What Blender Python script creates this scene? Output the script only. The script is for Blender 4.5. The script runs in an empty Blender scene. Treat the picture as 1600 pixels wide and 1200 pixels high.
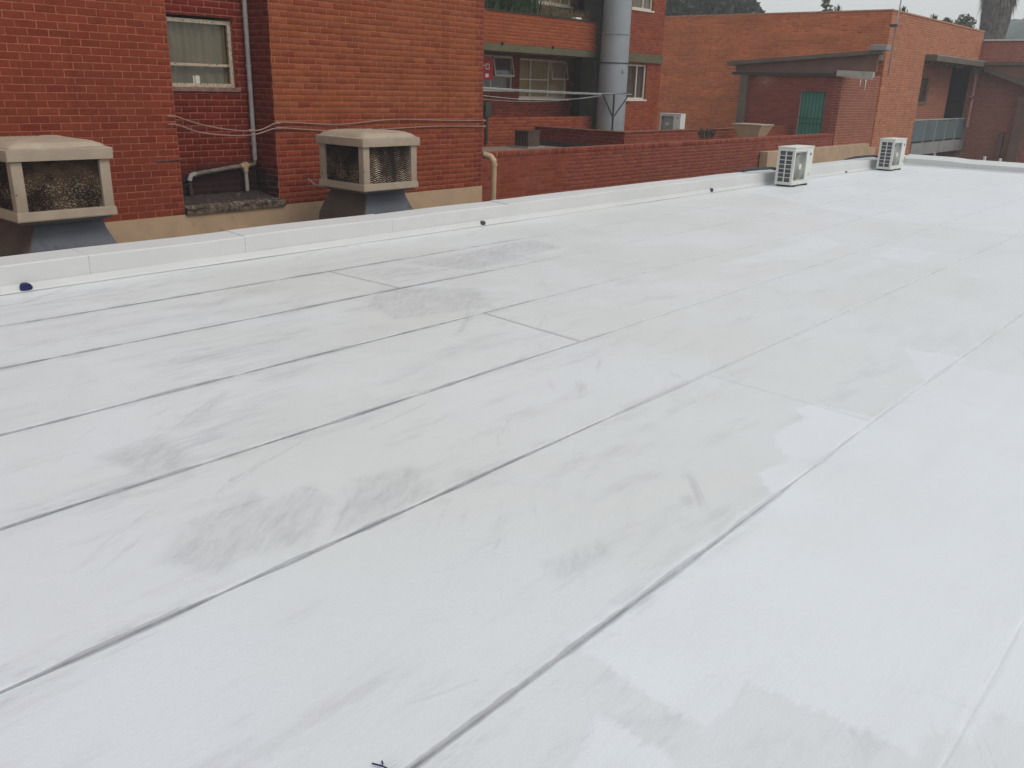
import bpy, bmesh, math, random
import numpy as np
from mathutils import Vector, Matrix, noise as mnoise
random.seed(7); rng = np.random.default_rng(7)
S = bpy.context.scene
COL = S.collection
PI = math.pi

# ------------------------------------------------------------------ camera
H = 1.6
FPX = 1347.0 / 1600.0
cR = Vector((0.6567614, -0.75359676, 0.02750248))
cD = Vector((-0.23017569, -0.23506207, -0.94433309))
cF = Vector((0.71811114, 0.61387112, -0.32783935))
cam = bpy.data.cameras.new('camera'); cam.sensor_width = 36; cam.lens = 36 * FPX
cam.clip_start = 0.05; cam.clip_end = 3000
cam_o = bpy.data.objects.new('camera', cam); COL.objects.link(cam_o)
M3 = Matrix((cR, -cD, -cF)).transposed()
cam_o.matrix_world = Matrix.Translation((0, 0, H)) @ M3.to_4x4()
S.camera = cam_o
CR, CD, CF = (np.array(v) for v in (cR, cD, cF))

# ------------------------------------------------------------------ sky, sun, exposure
SUN_EL, SUN_AZ = math.radians(52), math.radians(-84)      # azimuth of the sun measured from +X towards +Y
world = bpy.data.worlds.new('World'); S.world = world; world.use_nodes = True
wn, wl = world.node_tree.nodes, world.node_tree.links
bg = wn['Background']; bg.inputs['Strength'].default_value = 0.15
sky = wn.new('ShaderNodeTexSky'); sky.sky_type = 'NISHITA'; sky.sun_disc = False
sky.sun_elevation = SUN_EL; sky.sun_rotation = PI / 2 - SUN_AZ
sky.air_density = 1.0; sky.dust_density = 4.0; sky.ozone_density = 1.0
wm = wn.new('ShaderNodeMix'); wm.data_type = 'RGBA'; wm.inputs[0].default_value = 0.72
wm.inputs[7].default_value = (4.85, 4.95, 4.92, 1)          # flat cloud cover laid over the clear sky
wl.new(sky.outputs[0], wm.inputs[6]); wl.new(wm.outputs[2], bg.inputs['Color'])
sl = bpy.data.lights.new('sun', 'SUN'); sl.energy = 0.9; sl.angle = math.radians(25); sl.color = (1, 0.97, 0.92)
so = bpy.data.objects.new('sun', sl); COL.objects.link(so)
sd = Vector((math.cos(SUN_EL) * math.cos(SUN_AZ), math.cos(SUN_EL) * math.sin(SUN_AZ), math.sin(SUN_EL)))
so.rotation_euler = sd.to_track_quat('Z', 'Y').to_euler(); so.location = sd * 40
S.view_settings.view_transform = 'Standard'; S.view_settings.look = 'None'
S.view_settings.gamma = 1; S.view_settings.use_curve_mapping = False
S.view_settings.exposure = 0.14
S.render.engine = 'CYCLES'
S.cycles.max_bounces = 6; S.cycles.diffuse_bounces = 3; S.cycles.volume_bounces = 1
S.cycles.transparent_max_bounces = 8

# ------------------------------------------------------------------ materials
class NT:
    def __init__(s, name):
        s.m = bpy.data.materials.new(name); s.m.use_nodes = True
        s.n = s.m.node_tree.nodes; s.l = s.m.node_tree.links
        s.b = s.n['Principled BSDF']; s.pos = None
    def new(s, t, **k):
        x = s.n.new(t)
        for a, v in k.items(): setattr(x, a, v)
        return x
    def put(s, sock, v):
        if isinstance(v, bpy.types.NodeSocket): s.l.new(v, sock)
        elif v is not None:
            if isinstance(v, tuple) and len(v) == 3 and sock.type == 'RGBA': v = (*v, 1)
            sock.default_value = v
    def P(s):
        if s.pos is None: s.pos = s.new('ShaderNodeNewGeometry').outputs['Position']
        return s.pos
    def math(s, op, a, b=None, c=None, clamp=False):
        x = s.new('ShaderNodeMath', operation=op, use_clamp=clamp)
        s.put(x.inputs[0], a); s.put(x.inputs[1], b); s.put(x.inputs[2], c); return x.outputs[0]
    def vec(s, op, a, b=None):
        x = s.new('ShaderNodeVectorMath', operation=op)
        s.put(x.inputs[0], a); s.put(x.inputs[1], b)
        return x.outputs['Value'] if op in ('DOT_PRODUCT', 'LENGTH') else x.outputs[0]
    def noise(s, scale=5, detail=3, rough=.55, vec=None, dist=0, col=False):
        x = s.new('ShaderNodeTexNoise'); s.l.new(vec if vec else s.P(), x.inputs['Vector'])
        x.inputs['Scale'].default_value = scale; x.inputs['Detail'].default_value = detail
        x.inputs['Roughness'].default_value = rough; x.inputs['Distortion'].default_value = dist
        return x.outputs['Color' if col else 'Fac']
    def sc(s, v, k):
        return s.vec('MULTIPLY', v, k)
    def ramp(s, v, a, b, lo=0., hi=1.):
        x = s.new('ShaderNodeMapRange'); x.interpolation_type = 'SMOOTHSTEP'
        s.put(x.inputs[0], v); s.put(x.inputs[1], a); s.put(x.inputs[2], b); s.put(x.inputs[3], lo); s.put(x.inputs[4], hi)
        return x.outputs[0]
    def mix(s, f, a, b, mode='MIX'):
        x = s.new('ShaderNodeMix', data_type='RGBA', blend_type=mode)
        s.put(x.inputs[0], f); s.put(x.inputs[6], a); s.put(x.inputs[7], b); return x.outputs[2]
    def attr(s, name, out='Color'):
        return s.new('ShaderNodeAttribute', attribute_name=name).outputs[out]
    def sep(s, v):
        x = s.new('ShaderNodeSeparateXYZ'); s.l.new(v, x.inputs[0]); return x.outputs
    def bump(s, h, strength=.3, dist=.01):
        x = s.new('ShaderNodeBump'); x.inputs['Strength'].default_value = strength; x.inputs['Distance'].default_value = dist
        s.l.new(h, x.inputs['Height']); s.l.new(x.outputs[0], s.b.inputs['Normal'])
    def fin(s, color=None, rough=.8, metal=0, spec=.3):
        if color is not None: s.put(s.b.inputs['Base Color'], color)
        s.put(s.b.inputs['Roughness'], rough); s.put(s.b.inputs['Metallic'], metal)
        s.b.inputs['Specular IOR Level'].default_value = spec
        return s.m

def pbr(name, c, rough=.7, metal=0, var=.15, scale=6, bump=0., spec=.3, c2=None, thr=(.55, .7), streak=None):
    t = NT(name)
    n = t.noise(scale, 4); lo = tuple(x * (1 - var) for x in c); hi = tuple(min(1, x * (1 + var)) for x in c)
    col = t.mix(t.ramp(n, .3, .7), lo, hi)
    if c2:
        v = t.sc(t.P(), streak) if streak else t.P()
        col = t.mix(t.ramp(t.noise(scale * 1.7, 5, .65, vec=v), *thr), col, c2)
    if bump: t.bump(t.noise(scale * 12, 3), bump, .004)
    return t.fin(col, rough, metal, spec)

def brick_mat():
    t = NT('brick_face')
    a = t.attr('col')
    n1 = t.noise(1.1, 3); n2 = t.noise(38, 3, .6); n3 = t.noise(8, 3)
    c = t.mix(t.ramp(n1, .35, .68, 0, .30), a, t.mix(1.0, a, (1.28, 1.2, 1.12), 'MULTIPLY'))
    c = t.mix(t.ramp(n3, .45, .75, 0, .35), c, t.mix(1.0, c, (.72, .66, .66), 'MULTIPLY'))
    c = t.mix(t.ramp(n2, .3, .75, 0, .3), c, t.mix(1.0, c, (.6, .55, .55), 'MULTIPLY'))
    sp = t.noise(55, 2, .5)
    c = t.mix(t.ramp(sp, .74, .78, 0, .5), c, (.5, .36, .3))
    run = t.noise(1.6, 5, .7, vec=t.sc(t.P(), (3.2, 3.2, .28)))
    c = t.mix(t.ramp(run, .54, .74, 0, .42), c, t.mix(1.0, c, (.50, .45, .45), 'MULTIPLY'))
    lime = t.noise(2.3, 6, .75, vec=t.sc(t.P(), (1, 1, .8)))
    c = t.mix(t.ramp(lime, .66, .78, 0, .22), c, (.45, .33, .27))
    t.bump(t.noise(70, 4, .65), .4, .003)
    return t.fin(c, .88, 0, .12)

def mortar_mat(name, c, dirt=None):
    t = NT(name); n = t.noise(14, 4)
    col = t.mix(t.ramp(n, .3, .7), tuple(x * .72 for x in c), tuple(x * 1.15 for x in c))
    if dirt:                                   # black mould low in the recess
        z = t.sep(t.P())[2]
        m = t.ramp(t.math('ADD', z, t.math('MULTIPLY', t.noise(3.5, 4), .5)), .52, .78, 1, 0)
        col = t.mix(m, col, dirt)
    return t.fin(col, .95, 0, .1)

MAT = {}
MAT['brick'] = brick_mat()
MAT['mortar'] = mortar_mat('mortar_pink', (.34, .125, .078))
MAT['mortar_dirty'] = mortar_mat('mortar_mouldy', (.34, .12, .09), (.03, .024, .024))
MAT['mortar_grey'] = mortar_mat('mortar_grey', (.23, .095, .06))
MAT['mortar_far'] = mortar_mat('mortar_far', (.50, .25, .16))

def brickproc(name, c1, c2, mort):
    t = NT(name); tx = t.new('ShaderNodeTexBrick')
    p = t.sep(t.P()); cb = t.new('ShaderNodeCombineXYZ')
    t.l.new(t.math('ADD', p[0], p[1]), cb.inputs[0]); t.l.new(p[2], cb.inputs[1])
    t.l.new(cb.outputs[0], tx.inputs['Vector']); tx.inputs['Scale'].default_value = 1
    tx.inputs['Brick Width'].default_value = .23; tx.inputs['Row Height'].default_value = .085; tx.inputs['Mortar Size'].default_value = .006
    tx.inputs['Color1'].default_value = (*c1, 1); tx.inputs['Color2'].default_value = (*c2, 1); tx.inputs['Mortar'].default_value = (*mort, 1)
    return t.fin(tx.outputs[0], .85, 0, .2)
MAT['brickproc'] = brickproc('brick_mass', (.30, .085, .045), (.36, .12, .06), (.38, .22, .17))

MAT['plinth'] = pbr('beige_render', (.43, .30, .19), .85, var=.08, scale=3, bump=.15, c2=(.33, .22, .14), thr=(.6, .8))
MAT['cooler'] = pbr('beige_enamel', (.36, .29, .215), .55, var=.07, scale=5, bump=.03, c2=(.24, .17, .12), thr=(.62, .8), streak=(1, 1, .4))
MAT['cooler_under'] = pbr('cooler_underside', (.12, .11, .11), .7)
MAT['duct_grey'] = pbr('galvanised_duct', (.105, .115, .135), .6, .1, var=.12, scale=2.5, c2=(.07, .07, .075), thr=(.55, .75))
MAT['duct_side'] = pbr('duct_shaded_side', (.10, .075, .06), .7, var=.15, scale=3)  # shade and brown reflected light of the duct's side, as colour
MAT['big_duct'] = pbr('ventilation_duct_paint', (.29, .32, .34), .5, .2, var=.06, scale=2, c2=(.24, .26, .28), thr=(.55, .75), streak=(1, 1, .3))
MAT['dark_metal'] = pbr('dark_metal', (.05, .055, .06), .5, .3)
MAT['ac_white'] = pbr('ac_enamel', (.62, .63, .58), .45, var=.03, scale=4, c2=(.5, .5, .44), thr=(.65, .85))
MAT['ac_dark'] = pbr('ac_fins', (.085, .09, .11), .6)
MAT['ac_grille'] = pbr('ac_grille', (.46, .47, .44), .5, var=.03)
MAT['ac_in'] = pbr('ac_inner', (.30, .31, .29), .7, var=.03)
MAT['pipe_grey'] = pbr('grey_pipe', (.33, .30, .29), .55, var=.12, scale=9, c2=(.15, .11, .09), thr=(.58, .7))
MAT['pipe_old'] = pbr('mouldy_pipe', (.16, .135, .115), .8, var=.3, scale=14, c2=(.36, .3, .2), thr=(.58, .66))
MAT['pipe_beige'] = pbr('beige_pipe', (.46, .33, .20), .6, var=.06, scale=4)
MAT['pipe_green'] = pbr('dark_olive_pipe', (.07, .065, .045), .7)
MAT['conduit'] = pbr('pink_conduit', (.30, .17, .14), .6, var=.1, scale=7)
MAT['old_frame'] = pbr('peeling_window_paint', (.45, .38, .28), .7, var=.15, scale=22, c2=(.11, .06, .04), thr=(.54, .62), bump=.3)
MAT['old_sill'] = pbr('weathered_sill', (.20, .11, .09), .85, var=.3, scale=18, c2=(.4, .33, .26), thr=(.6, .7), bump=.3)
MAT['white_frame'] = pbr('white_window_frame', (.60, .55, .46), .5, var=.05)
MAT['curtain'] = pbr('drab_curtain', (.16, .135, .085), .9, var=.12, scale=3)
MAT['curtain_pale'] = pbr('pale_curtain', (.40, .30, .18), .9, var=.15, scale=2)
MAT['dark_curtain'] = pbr('dark_curtain', (.10, .075, .07), .9, var=.2, scale=3)
MAT['interior'] = pbr('dark_interior', (.02, .017, .016), .9)
MAT['olive'] = pbr('olive_paint', (.105, .10, .055), .75, var=.1, scale=3, c2=(.3, .28, .2), thr=(.74, .8))
MAT['olive_dark'] = pbr('dark_green_paint', (.035, .04, .03), .7)
MAT['ledge'] = pbr('mouldy_ledge', (.040, .030, .028), .95, var=.4, scale=16, bump=.5, c2=(.13, .10, .08), thr=(.66, .74))
MAT['ledge_lip'] = pbr('mouldy_ledge_lip', (.15, .11, .075), .95, var=.45, scale=9, bump=.5, c2=(.035, .028, .026), thr=(.46, .58))
MAT['flat_roof'] = pbr('flat_roof_felt', (.24, .17, .13), .9, var=.1, scale=2)
MAT['felt_dark'] = pbr('dark_felt', (.055, .04, .035), .9)
MAT['red_sign'] = pbr('red_sign', (.42, .015, .02), .5, var=.05)
MAT['white_paint'] = pbr('white_print', (.75, .72, .7), .6, var=.02)
MAT['fascia'] = pbr('brown_fascia', (.13, .105, .08), .7, var=.1, scale=2)
MAT['gable'] = pbr('gable_board', (.185, .105, .075), .85, var=.1, scale=2)
MAT['concrete'] = pbr('grey_concrete', (.25, .25, .235), .9, var=.12, scale=2.5, bump=.2, c2=(.15, .145, .13), thr=(.55, .75))
MAT['gutter_pale'] = pbr('pale_gutter', (.40, .385, .33), .7, var=.12, scale=5, c2=(.26, .24, .2), thr=(.55, .7), streak=(1, 1, .2))
MAT['green_door'] = pbr('green_door', (.06, .25, .18), .6, var=.08, scale=3)
MAT['green_bar'] = pbr('green_gate_bar', (.018, .09, .07), .6)
MAT['pipe_pink'] = pbr('salmon_pipe', (.50, .25, .20), .6)
MAT['rail_panel'] = pbr('bluegrey_balustrade', (.115, .16, .165), .35, var=.1, scale=1)
MAT['rail'] = pbr('grey_rail', (.33, .35, .34), .5)
MAT['lower_roof'] = pbr('shaded_blue_grey', (.07, .085, .12), .8, var=.1, scale=1)  # dark slate with the shadow of the low court put in
MAT['ground'] = pbr('ground_earth', (.16, .14, .11), .95, var=.25, scale=.2)
MAT['hill'] = pbr('hill_woods', (.065, .095, .085), 1, var=.35, scale=.12)
MAT['leaf_dark'] = pbr('leaf_dark', (.042, .066, .042), .8, var=.5, scale=.9)
MAT['leaf_mid'] = pbr('leaf_mid', (.07, .085, .045), .8, var=.4, scale=.9)
MAT['leaf_balcony'] = pbr('leaf_balcony', (.045, .085, .03), .6, var=.6, scale=9)
MAT['leaf_dry'] = pbr('leaf_dry', (.20, .15, .08), .9, var=.35, scale=8)
MAT['bark'] = pbr('bark', (.13, .11, .09), .95, var=.3, scale=5)
MAT['palm_trunk'] = pbr('palm_trunk', (.20, .19, .175), 1, var=.35, scale=6, streak=(3, 3, .4), c2=(.07, .06, .05))
MAT['palm_dead'] = pbr('palm_dead_frond', (.15, .145, .13), 1, var=.4, scale=3)
MAT['tile_roof'] = pbr('far_roof_tiles', (.24, .13, .10), .9)
MAT['navy'] = pbr('navy_plastic', (.006, .012, .07), .5, var=.2)
MAT['spout_dark'] = pbr('dark_spout', (.05, .055, .075), .6)
MAT['box_brown'] = pbr('brown_tin', (.075, .05, .038), .7, var=.3, scale=9, c2=(.16, .12, .09), thr=(.6, .75))
MAT['coping_white'] = pbr('white_coping', (.62, .58, .55), .6, var=.05)
MAT['pale_flower'] = pbr('pale_flower', (.6, .55, .5), .8)
MAT['pot_green'] = pbr('mint_pot', (.22, .42, .30), .5)

def glass_mat():
    t = NT('window_glass')
    g = t.new('ShaderNodeBsdfGlossy'); g.inputs['Roughness'].default_value = .04; g.inputs['Color'].default_value = (.9, .95, .95, 1)
    tr = t.new('ShaderNodeBsdfTransparent'); tr.inputs['Color'].default_value = (.95, .95, .92, 1)
    f = t.new('ShaderNodeFresnel'); f.inputs['IOR'].default_value = 1.5
    gn = t.new('ShaderNodeNewGeometry'); front = t.math('SUBTRACT', 1.0, gn.outputs['Backfacing'])
    mx = t.new('ShaderNodeMixShader'); t.l.new(t.math('MULTIPLY', t.math('ADD', f.outputs[0], .02), front), mx.inputs[0])
    t.l.new(tr.outputs[0], mx.inputs[1]); t.l.new(g.outputs[0], mx.inputs[2])
    t.l.new(mx.outputs[0], t.n['Material Output'].inputs['Surface']); return t.m
MAT['glass'] = glass_mat()

def pad_mat():
    t = NT('crusted_cooler_pad'); h = t.attr('relief', 'Fac')
    n = t.noise(3.2, 4); n2 = t.noise(60, 3)
    ridge = t.math('MULTIPLY', t.ramp(h, .45, .95), t.ramp(n2, .3, .6))
    crust = t.mix(t.ramp(n, .35, .6), (.20, .15, .11), (.80, .68, .52))
    base = t.mix(t.ramp(n, .4, .65), (.016, .010, .008), (.07, .043, .025))
    return t.fin(t.mix(ridge, base, crust), .95, 0, .1)
MAT['pad'] = pad_mat()

# ---- white coated membrane: old coat, fresh coat, smears, seam dirt
def poly_mask(t, p, pts, soft):
    a = sum(pts[i][0] * pts[(i + 1) % len(pts)][1] - pts[(i + 1) % len(pts)][0] * pts[i][1] for i in range(len(pts)))
    if a < 0: pts = pts[::-1]
    m = None
    for i in range(len(pts)):
        (x0, y0), (x1, y1) = pts[i], pts[(i + 1) % len(pts)]
        L = math.hypot(x1 - x0, y1 - y0); nx, ny = -(y1 - y0) / L, (x1 - x0) / L
        d = t.math('SUBTRACT', t.vec('DOT_PRODUCT', p, (nx, ny, 0)), nx * x0 + ny * y0)
        m = d if m is None else t.math('MINIMUM', m, d)
    return t.ramp(m, -soft, soft)
def union(t, ms):
    r = ms[0]
    for m in ms[1:]: r = t.math('MAXIMUM', r, m)
    return r
def roof_mat():
    t = NT('white_roof_coating'); P = t.P()
    w = t.vec('MULTIPLY', t.vec('SUBTRACT', t.noise(11, 4, .65, col=True), (.5, .5, .5)), (.085, .06, 0))
    p = t.vec('ADD', P, w)
    w2 = t.vec('MULTIPLY', t.vec('SUBTRACT', t.noise(3, 4, .65, vec=t.sc(P, (1, 3, 1)), col=True), (.5, .5, .5)), (.9, .5, 0))
    p2 = t.vec('ADD', P, w2)
    fresh = [[(3.19, 1.26), (3.36, 1.44), (3.68, 1.39), (3.74, 1.26)],
             [(3.55, 1.26), (3.66, 1.45), (3.85, 1.58), (4.17, 1.56), (4.45, 1.48), (4.45, 1.26)],
             [(4.1, 1.45), (4.27, 1.66), (4.44, 1.60), (4.44, 1.4)],
             [(1.82, 1.30), (1.76, .80), (5.86, .80), (5.8, 1.30)],
             [(2.02, .86), (2.05, .35), (5.88, .35), (5.86, .86)],
             [(2.18, .40), (2.20, .25), (5.9, .25), (5.88, .40)],
             [(2.38, .30), (2.5, -3), (6, -3), (5.9, .30)],
             [(1.35, .95), (1.62, 1.05), (1.6, .55), (1.3, .5)],
             [(5.3, 1.30), (5.95, 1.62), (6.0, 1.26)]]
    bw = t.vec('MULTIPLY', t.vec('SUBTRACT', t.noise(5, 4, .7, vec=t.sc(P, (.8, 7, 1)), col=True), (.5, .5, .5)), (.13, .02, 0))
    pf = t.vec('ADD', p, bw)
    fm = union(t, [poly_mask(t, pf, q, .018) for q in fresh])
    far = [[(12.2, 9), (12.3, 4.2), (11.8, 3.4), (12.2, 1.5), (11.2, -9), (40, -9), (40, 9)],
           [(9.37, 3.02), (10.17, 3.08), (10.14, 2.58), (9.24, 2.57)],
           [(8.2, 2.93), (9.2, 2.95), (8.9, 2.74), (8.2, 2.72)],
           [(7.6, 3.9), (10.3, 3.95), (9.8, 3.55), (8.6, 3.45)]]
    fm2 = union(t, [poly_mask(t, p, q, .05) for q in far])
    smear = [[(1.40, 2.55), (1.64, 2.70), (1.94, 2.74), (1.90, 2.55), (1.63, 2.35), (1.43, 2.42)],
             [(4.15, 5.04), (4.64, 5.20), (5.15, 4.80), (4.72, 4.26), (3.95, 4.50)],
             [(1.92, 2.50), (2.10, 2.66), (2.36, 2.58), (2.24, 2.31), (1.74, 2.33)],
             [(2.12, 1.64), (2.38, 1.60), (2.34, 1.50), (2.09, 1.52)],
             [(1.45, 3.62), (1.77, 3.70), (1.74, 3.30), (1.50, 3.3)],
             [(1.2, 2.62), (1.42, 2.80), (1.75, 2.86), (1.6, 2.5), (1.3, 2.4)],
             [(5.4, 5.9), (7.3, 6.05), (7.2, 5.5), (5.6, 5.3)]]
    sm = union(t, [poly_mask(t, p, q, .045) for q in smear])
    rot = t.new('ShaderNodeVectorRotate'); rot.rotation_type = 'Z_AXIS'; rot.inputs['Angle'].default_value = -.62; t.l.new(P, rot.inputs['Vector'])
    streaks = t.noise(7, 6, .72, vec=t.sc(rot.outputs[0], (.8, 3.4, 1)), dist=.35)
    sm = t.math('MULTIPLY', sm, t.ramp(streaks, .34, .70, .25, 1))
    st2 = t.math('MULTIPLY', t.ramp(t.noise(2.4, 6, .72, vec=t.sc(rot.outputs[0], (.5, 3.2, 1)), dist=.6), .56, .70), t.ramp(t.noise(.8, 2), .46, .6))
    soft = [[(1.9, 6.78), (3.3, 6.86), (4.1, 6.72), (3.4, 6.5), (2.1, 6.3)], [(2.2, 4.7), (3.4, 5.0), (3.6, 4.6), (2.3, 4.35)],
            [(4.6, 6.0), (6.8, 6.0), (6.2, 5.4), (4.7, 5.3)], [(1.1, 3.2), (2.2, 4.0), (2.4, 3.6), (1.4, 3.1)]]
    sf = t.math('MULTIPLY', union(t, [poly_mask(t, p2, q, .22) for q in soft]), t.ramp(t.noise(5, 5, .7, vec=t.sc(P, (.6, 3, 1))), .4, .68))
    x = t.sep(P)[0]
    fade = t.ramp(x, 3.5, 10, 1, .18)
    gen = t.math('MULTIPLY', t.ramp(t.noise(1.6, 6, .72, vec=t.sc(P, (.55, 2.2, 1))), .50, .72, 0, 1), fade)
    c = t.mix(t.ramp(t.noise(.55, 3), .35, .65), (.605, .625, .605), (.640, .662, .668))
    c = t.mix(t.ramp(x, 0, 3.2, .5, 0), c, (.65, .675, .73))
    c = t.mix(t.math('MULTIPLY', gen, .46), c, (.42, .42, .44))
    c = t.mix(t.math('MULTIPLY', sf, .55), c, (.42, .42, .45))
    c = t.mix(t.math('MULTIPLY', sm, .46), c, (.36, .37, .38))
    pl = t.vec('ADD', P, t.vec('MULTIPLY', w, (.25, .25, 0)))
    lines = union(t, [poly_mask(t, pl, q, .005) for q in ([(1.589, 2.532), (1.905, 2.735), (1.909, 2.723), (1.590, 2.517)],
        [(1.898, 2.760), (1.935, 2.679), (1.927, 2.661), (1.883, 2.740)],
        [(1.754, 2.362), (1.962, 2.526), (1.971, 2.517), (1.757, 2.344)],
        [(1.540, 2.803), (1.756, 2.779), (1.746, 2.764), (1.535, 2.785)],
        [(1.576, 3.454), (1.732, 3.580), (1.730, 3.560), (1.572, 3.429)],
        [(1.405, 2.515), (1.60, 2.66), (1.605, 2.65), (1.41, 2.50)], [(2.5, 3.05), (2.95, 3.12), (2.95, 3.10), (2.5, 3.035)], [(1.72, 3.02), (2.2, 3.16), (2.2, 3.145), (1.72, 3.0)], [(1.30, 1.45), (1.50, 1.38), (1.50, 1.372), (1.30, 1.44)])])
    c = t.mix(t.math('MULTIPLY', lines, t.ramp(streaks, .3, .6, 0, .26)), c, (.36, .37, .38))
    c = t.mix(t.math('MULTIPLY', t.math('MULTIPLY', st2, fade), .46), c, (.36, .365, .38))
    c = t.mix(t.math('MULTIPLY', fm, t.ramp(t.noise(1.3, 4), .3, .7, .6, .95)), c, (.685, .72, .745))
    c = t.mix(t.math('MULTIPLY', fm2, .5), c, (.69, .725, .755))
    right = t.ramp(t.math('SUBTRACT', t.math('MULTIPLY', x, .35), t.sep(P)[1]), -2.0, 2.5, 0, .35)
    c = t.mix(right, c, (.67, .70, .73))
    # dirt gathered along the lap of each sheet; 'edge' = metres from the near edge, 'lap' = metres from the end lap
    e = t.attr('edge', 'Fac'); lap = t.attr('lap', 'Fac')
    wn_ = t.noise(2.2, 4, .6, vec=t.sc(P, (1, .3, 1))); wf = t.noise(9, 4, .7, vec=t.sc(P, (.8, 3, 1)))
    width = t.math('ADD', .0015, t.math('MULTIPLY', t.ramp(wn_, .34, .66), .0145))
    lf = t.math('MULTIPLY', t.ramp(t.math('SUBTRACT', x, t.math('MULTIPLY', t.sep(P)[1], .8)), .1, 3.4, 1, .27), t.ramp(t.sep(P)[1], .4, 1.1, .35, 1))  # seam dirt thins rightward, partly a pale veil put into the colour
    brush = t.noise(16, 5, .7, vec=t.sc(P, (.10, 6.0, 1)))
    band = t.math('MULTIPLY', t.ramp(t.math('DIVIDE', e, width), .5, 1.5, 1, 0), t.ramp(brush, .30, .50, .45, 1))
    corel = t.math('MULTIPLY', t.ramp(e, .001, .0055, 1, 0), t.ramp(t.noise(3.1, 5, .7, vec=t.sc(P, (1, .3, 1))), .38, .60, .12, .9))
    halo = t.math('MULTIPLY', t.ramp(e, .0, .09, 1, 0), t.math('MULTIPLY', t.ramp(t.noise(2.6, 5, .7, vec=t.sc(P, (1, 2, 1))), .46, .64), t.ramp(brush, .38, .62)))
    lapd = t.math('MULTIPLY', t.math('MULTIPLY', t.ramp(t.math('ABSOLUTE', lap), .008, .04, 1, 0), t.ramp(wf, .25, .5, .5, 1)), t.ramp(t.sep(P)[1], 2, 4.5, .8, 1.8))
    band = t.math('MAXIMUM', t.math('MAXIMUM', band, t.math('MULTIPLY', halo, .7)), t.math('MULTIPLY', lapd, .9))
    c = t.mix(t.math('MULTIPLY', band, t.math('MULTIPLY', lf, .85)), c, (.31, .315, .33))
    c = t.mix(t.math('MULTIPLY', corel, t.math('MULTIPLY', lf, .75)), c, (.15, .155, .17))
    v = t.new('ShaderNodeTexVoronoi'); v.inputs['Scale'].default_value = 1.7; t.l.new(t.vec('ADD', P, w), v.inputs['Vector'])
    c = t.mix(t.ramp(v.outputs['Distance'], .012, .022, .65, 0), c, (.12, .12, .12))
    rollm = t.noise(30, 4, .7, vec=t.sc(P, (.35, 2.2, 1)))
    hgt = t.math('ADD', t.math('ADD', t.noise(130, 4, .7), t.math('MULTIPLY', t.noise(5, 4), 4.5)), t.math('MULTIPLY', rollm, 1.2))
    t.bump(hgt, .18, .006)
    c = t.mix(t.ramp(t.noise(210, 2, .6), .35, .75, 0, .035), c, (.42, .43, .45))
    hair = t.ramp(t.math('ABSOLUTE', t.math('SUBTRACT', t.noise(1.7, 3, .5, dist=1.4), .5)), .0015, .005, 1, 0)
    c = t.mix(t.math('MULTIPLY', hair, t.ramp(t.noise(.7, 2), .55, .62, 0, .10)), c, (.35, .36, .37))
    return t.fin(c, t.ramp(t.noise(2, 3), .3, .7, .42, .62), 0, .35)
MAT['roof'] = roof_mat()
def parapet_mat():
    t = NT('white_parapet_coating'); P = t.P()
    c = t.mix(t.ramp(t.noise(1.2, 4), .35, .65), (.56, .57, .56), (.60, .605, .60))
    c = t.mix(t.ramp(t.noise(2.5, 5, .7, vec=t.sc(P, (1, 1, 3))), .6, .8, 0, .3), c, (.42, .42, .42))
    t.bump(t.math('ADD', t.noise(40, 3), t.math('MULTIPLY', t.noise(4, 3), 3)), .2, .008)
    return t.fin(c, .55, 0, .3)
MAT['parapet'] = parapet_mat()

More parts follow.
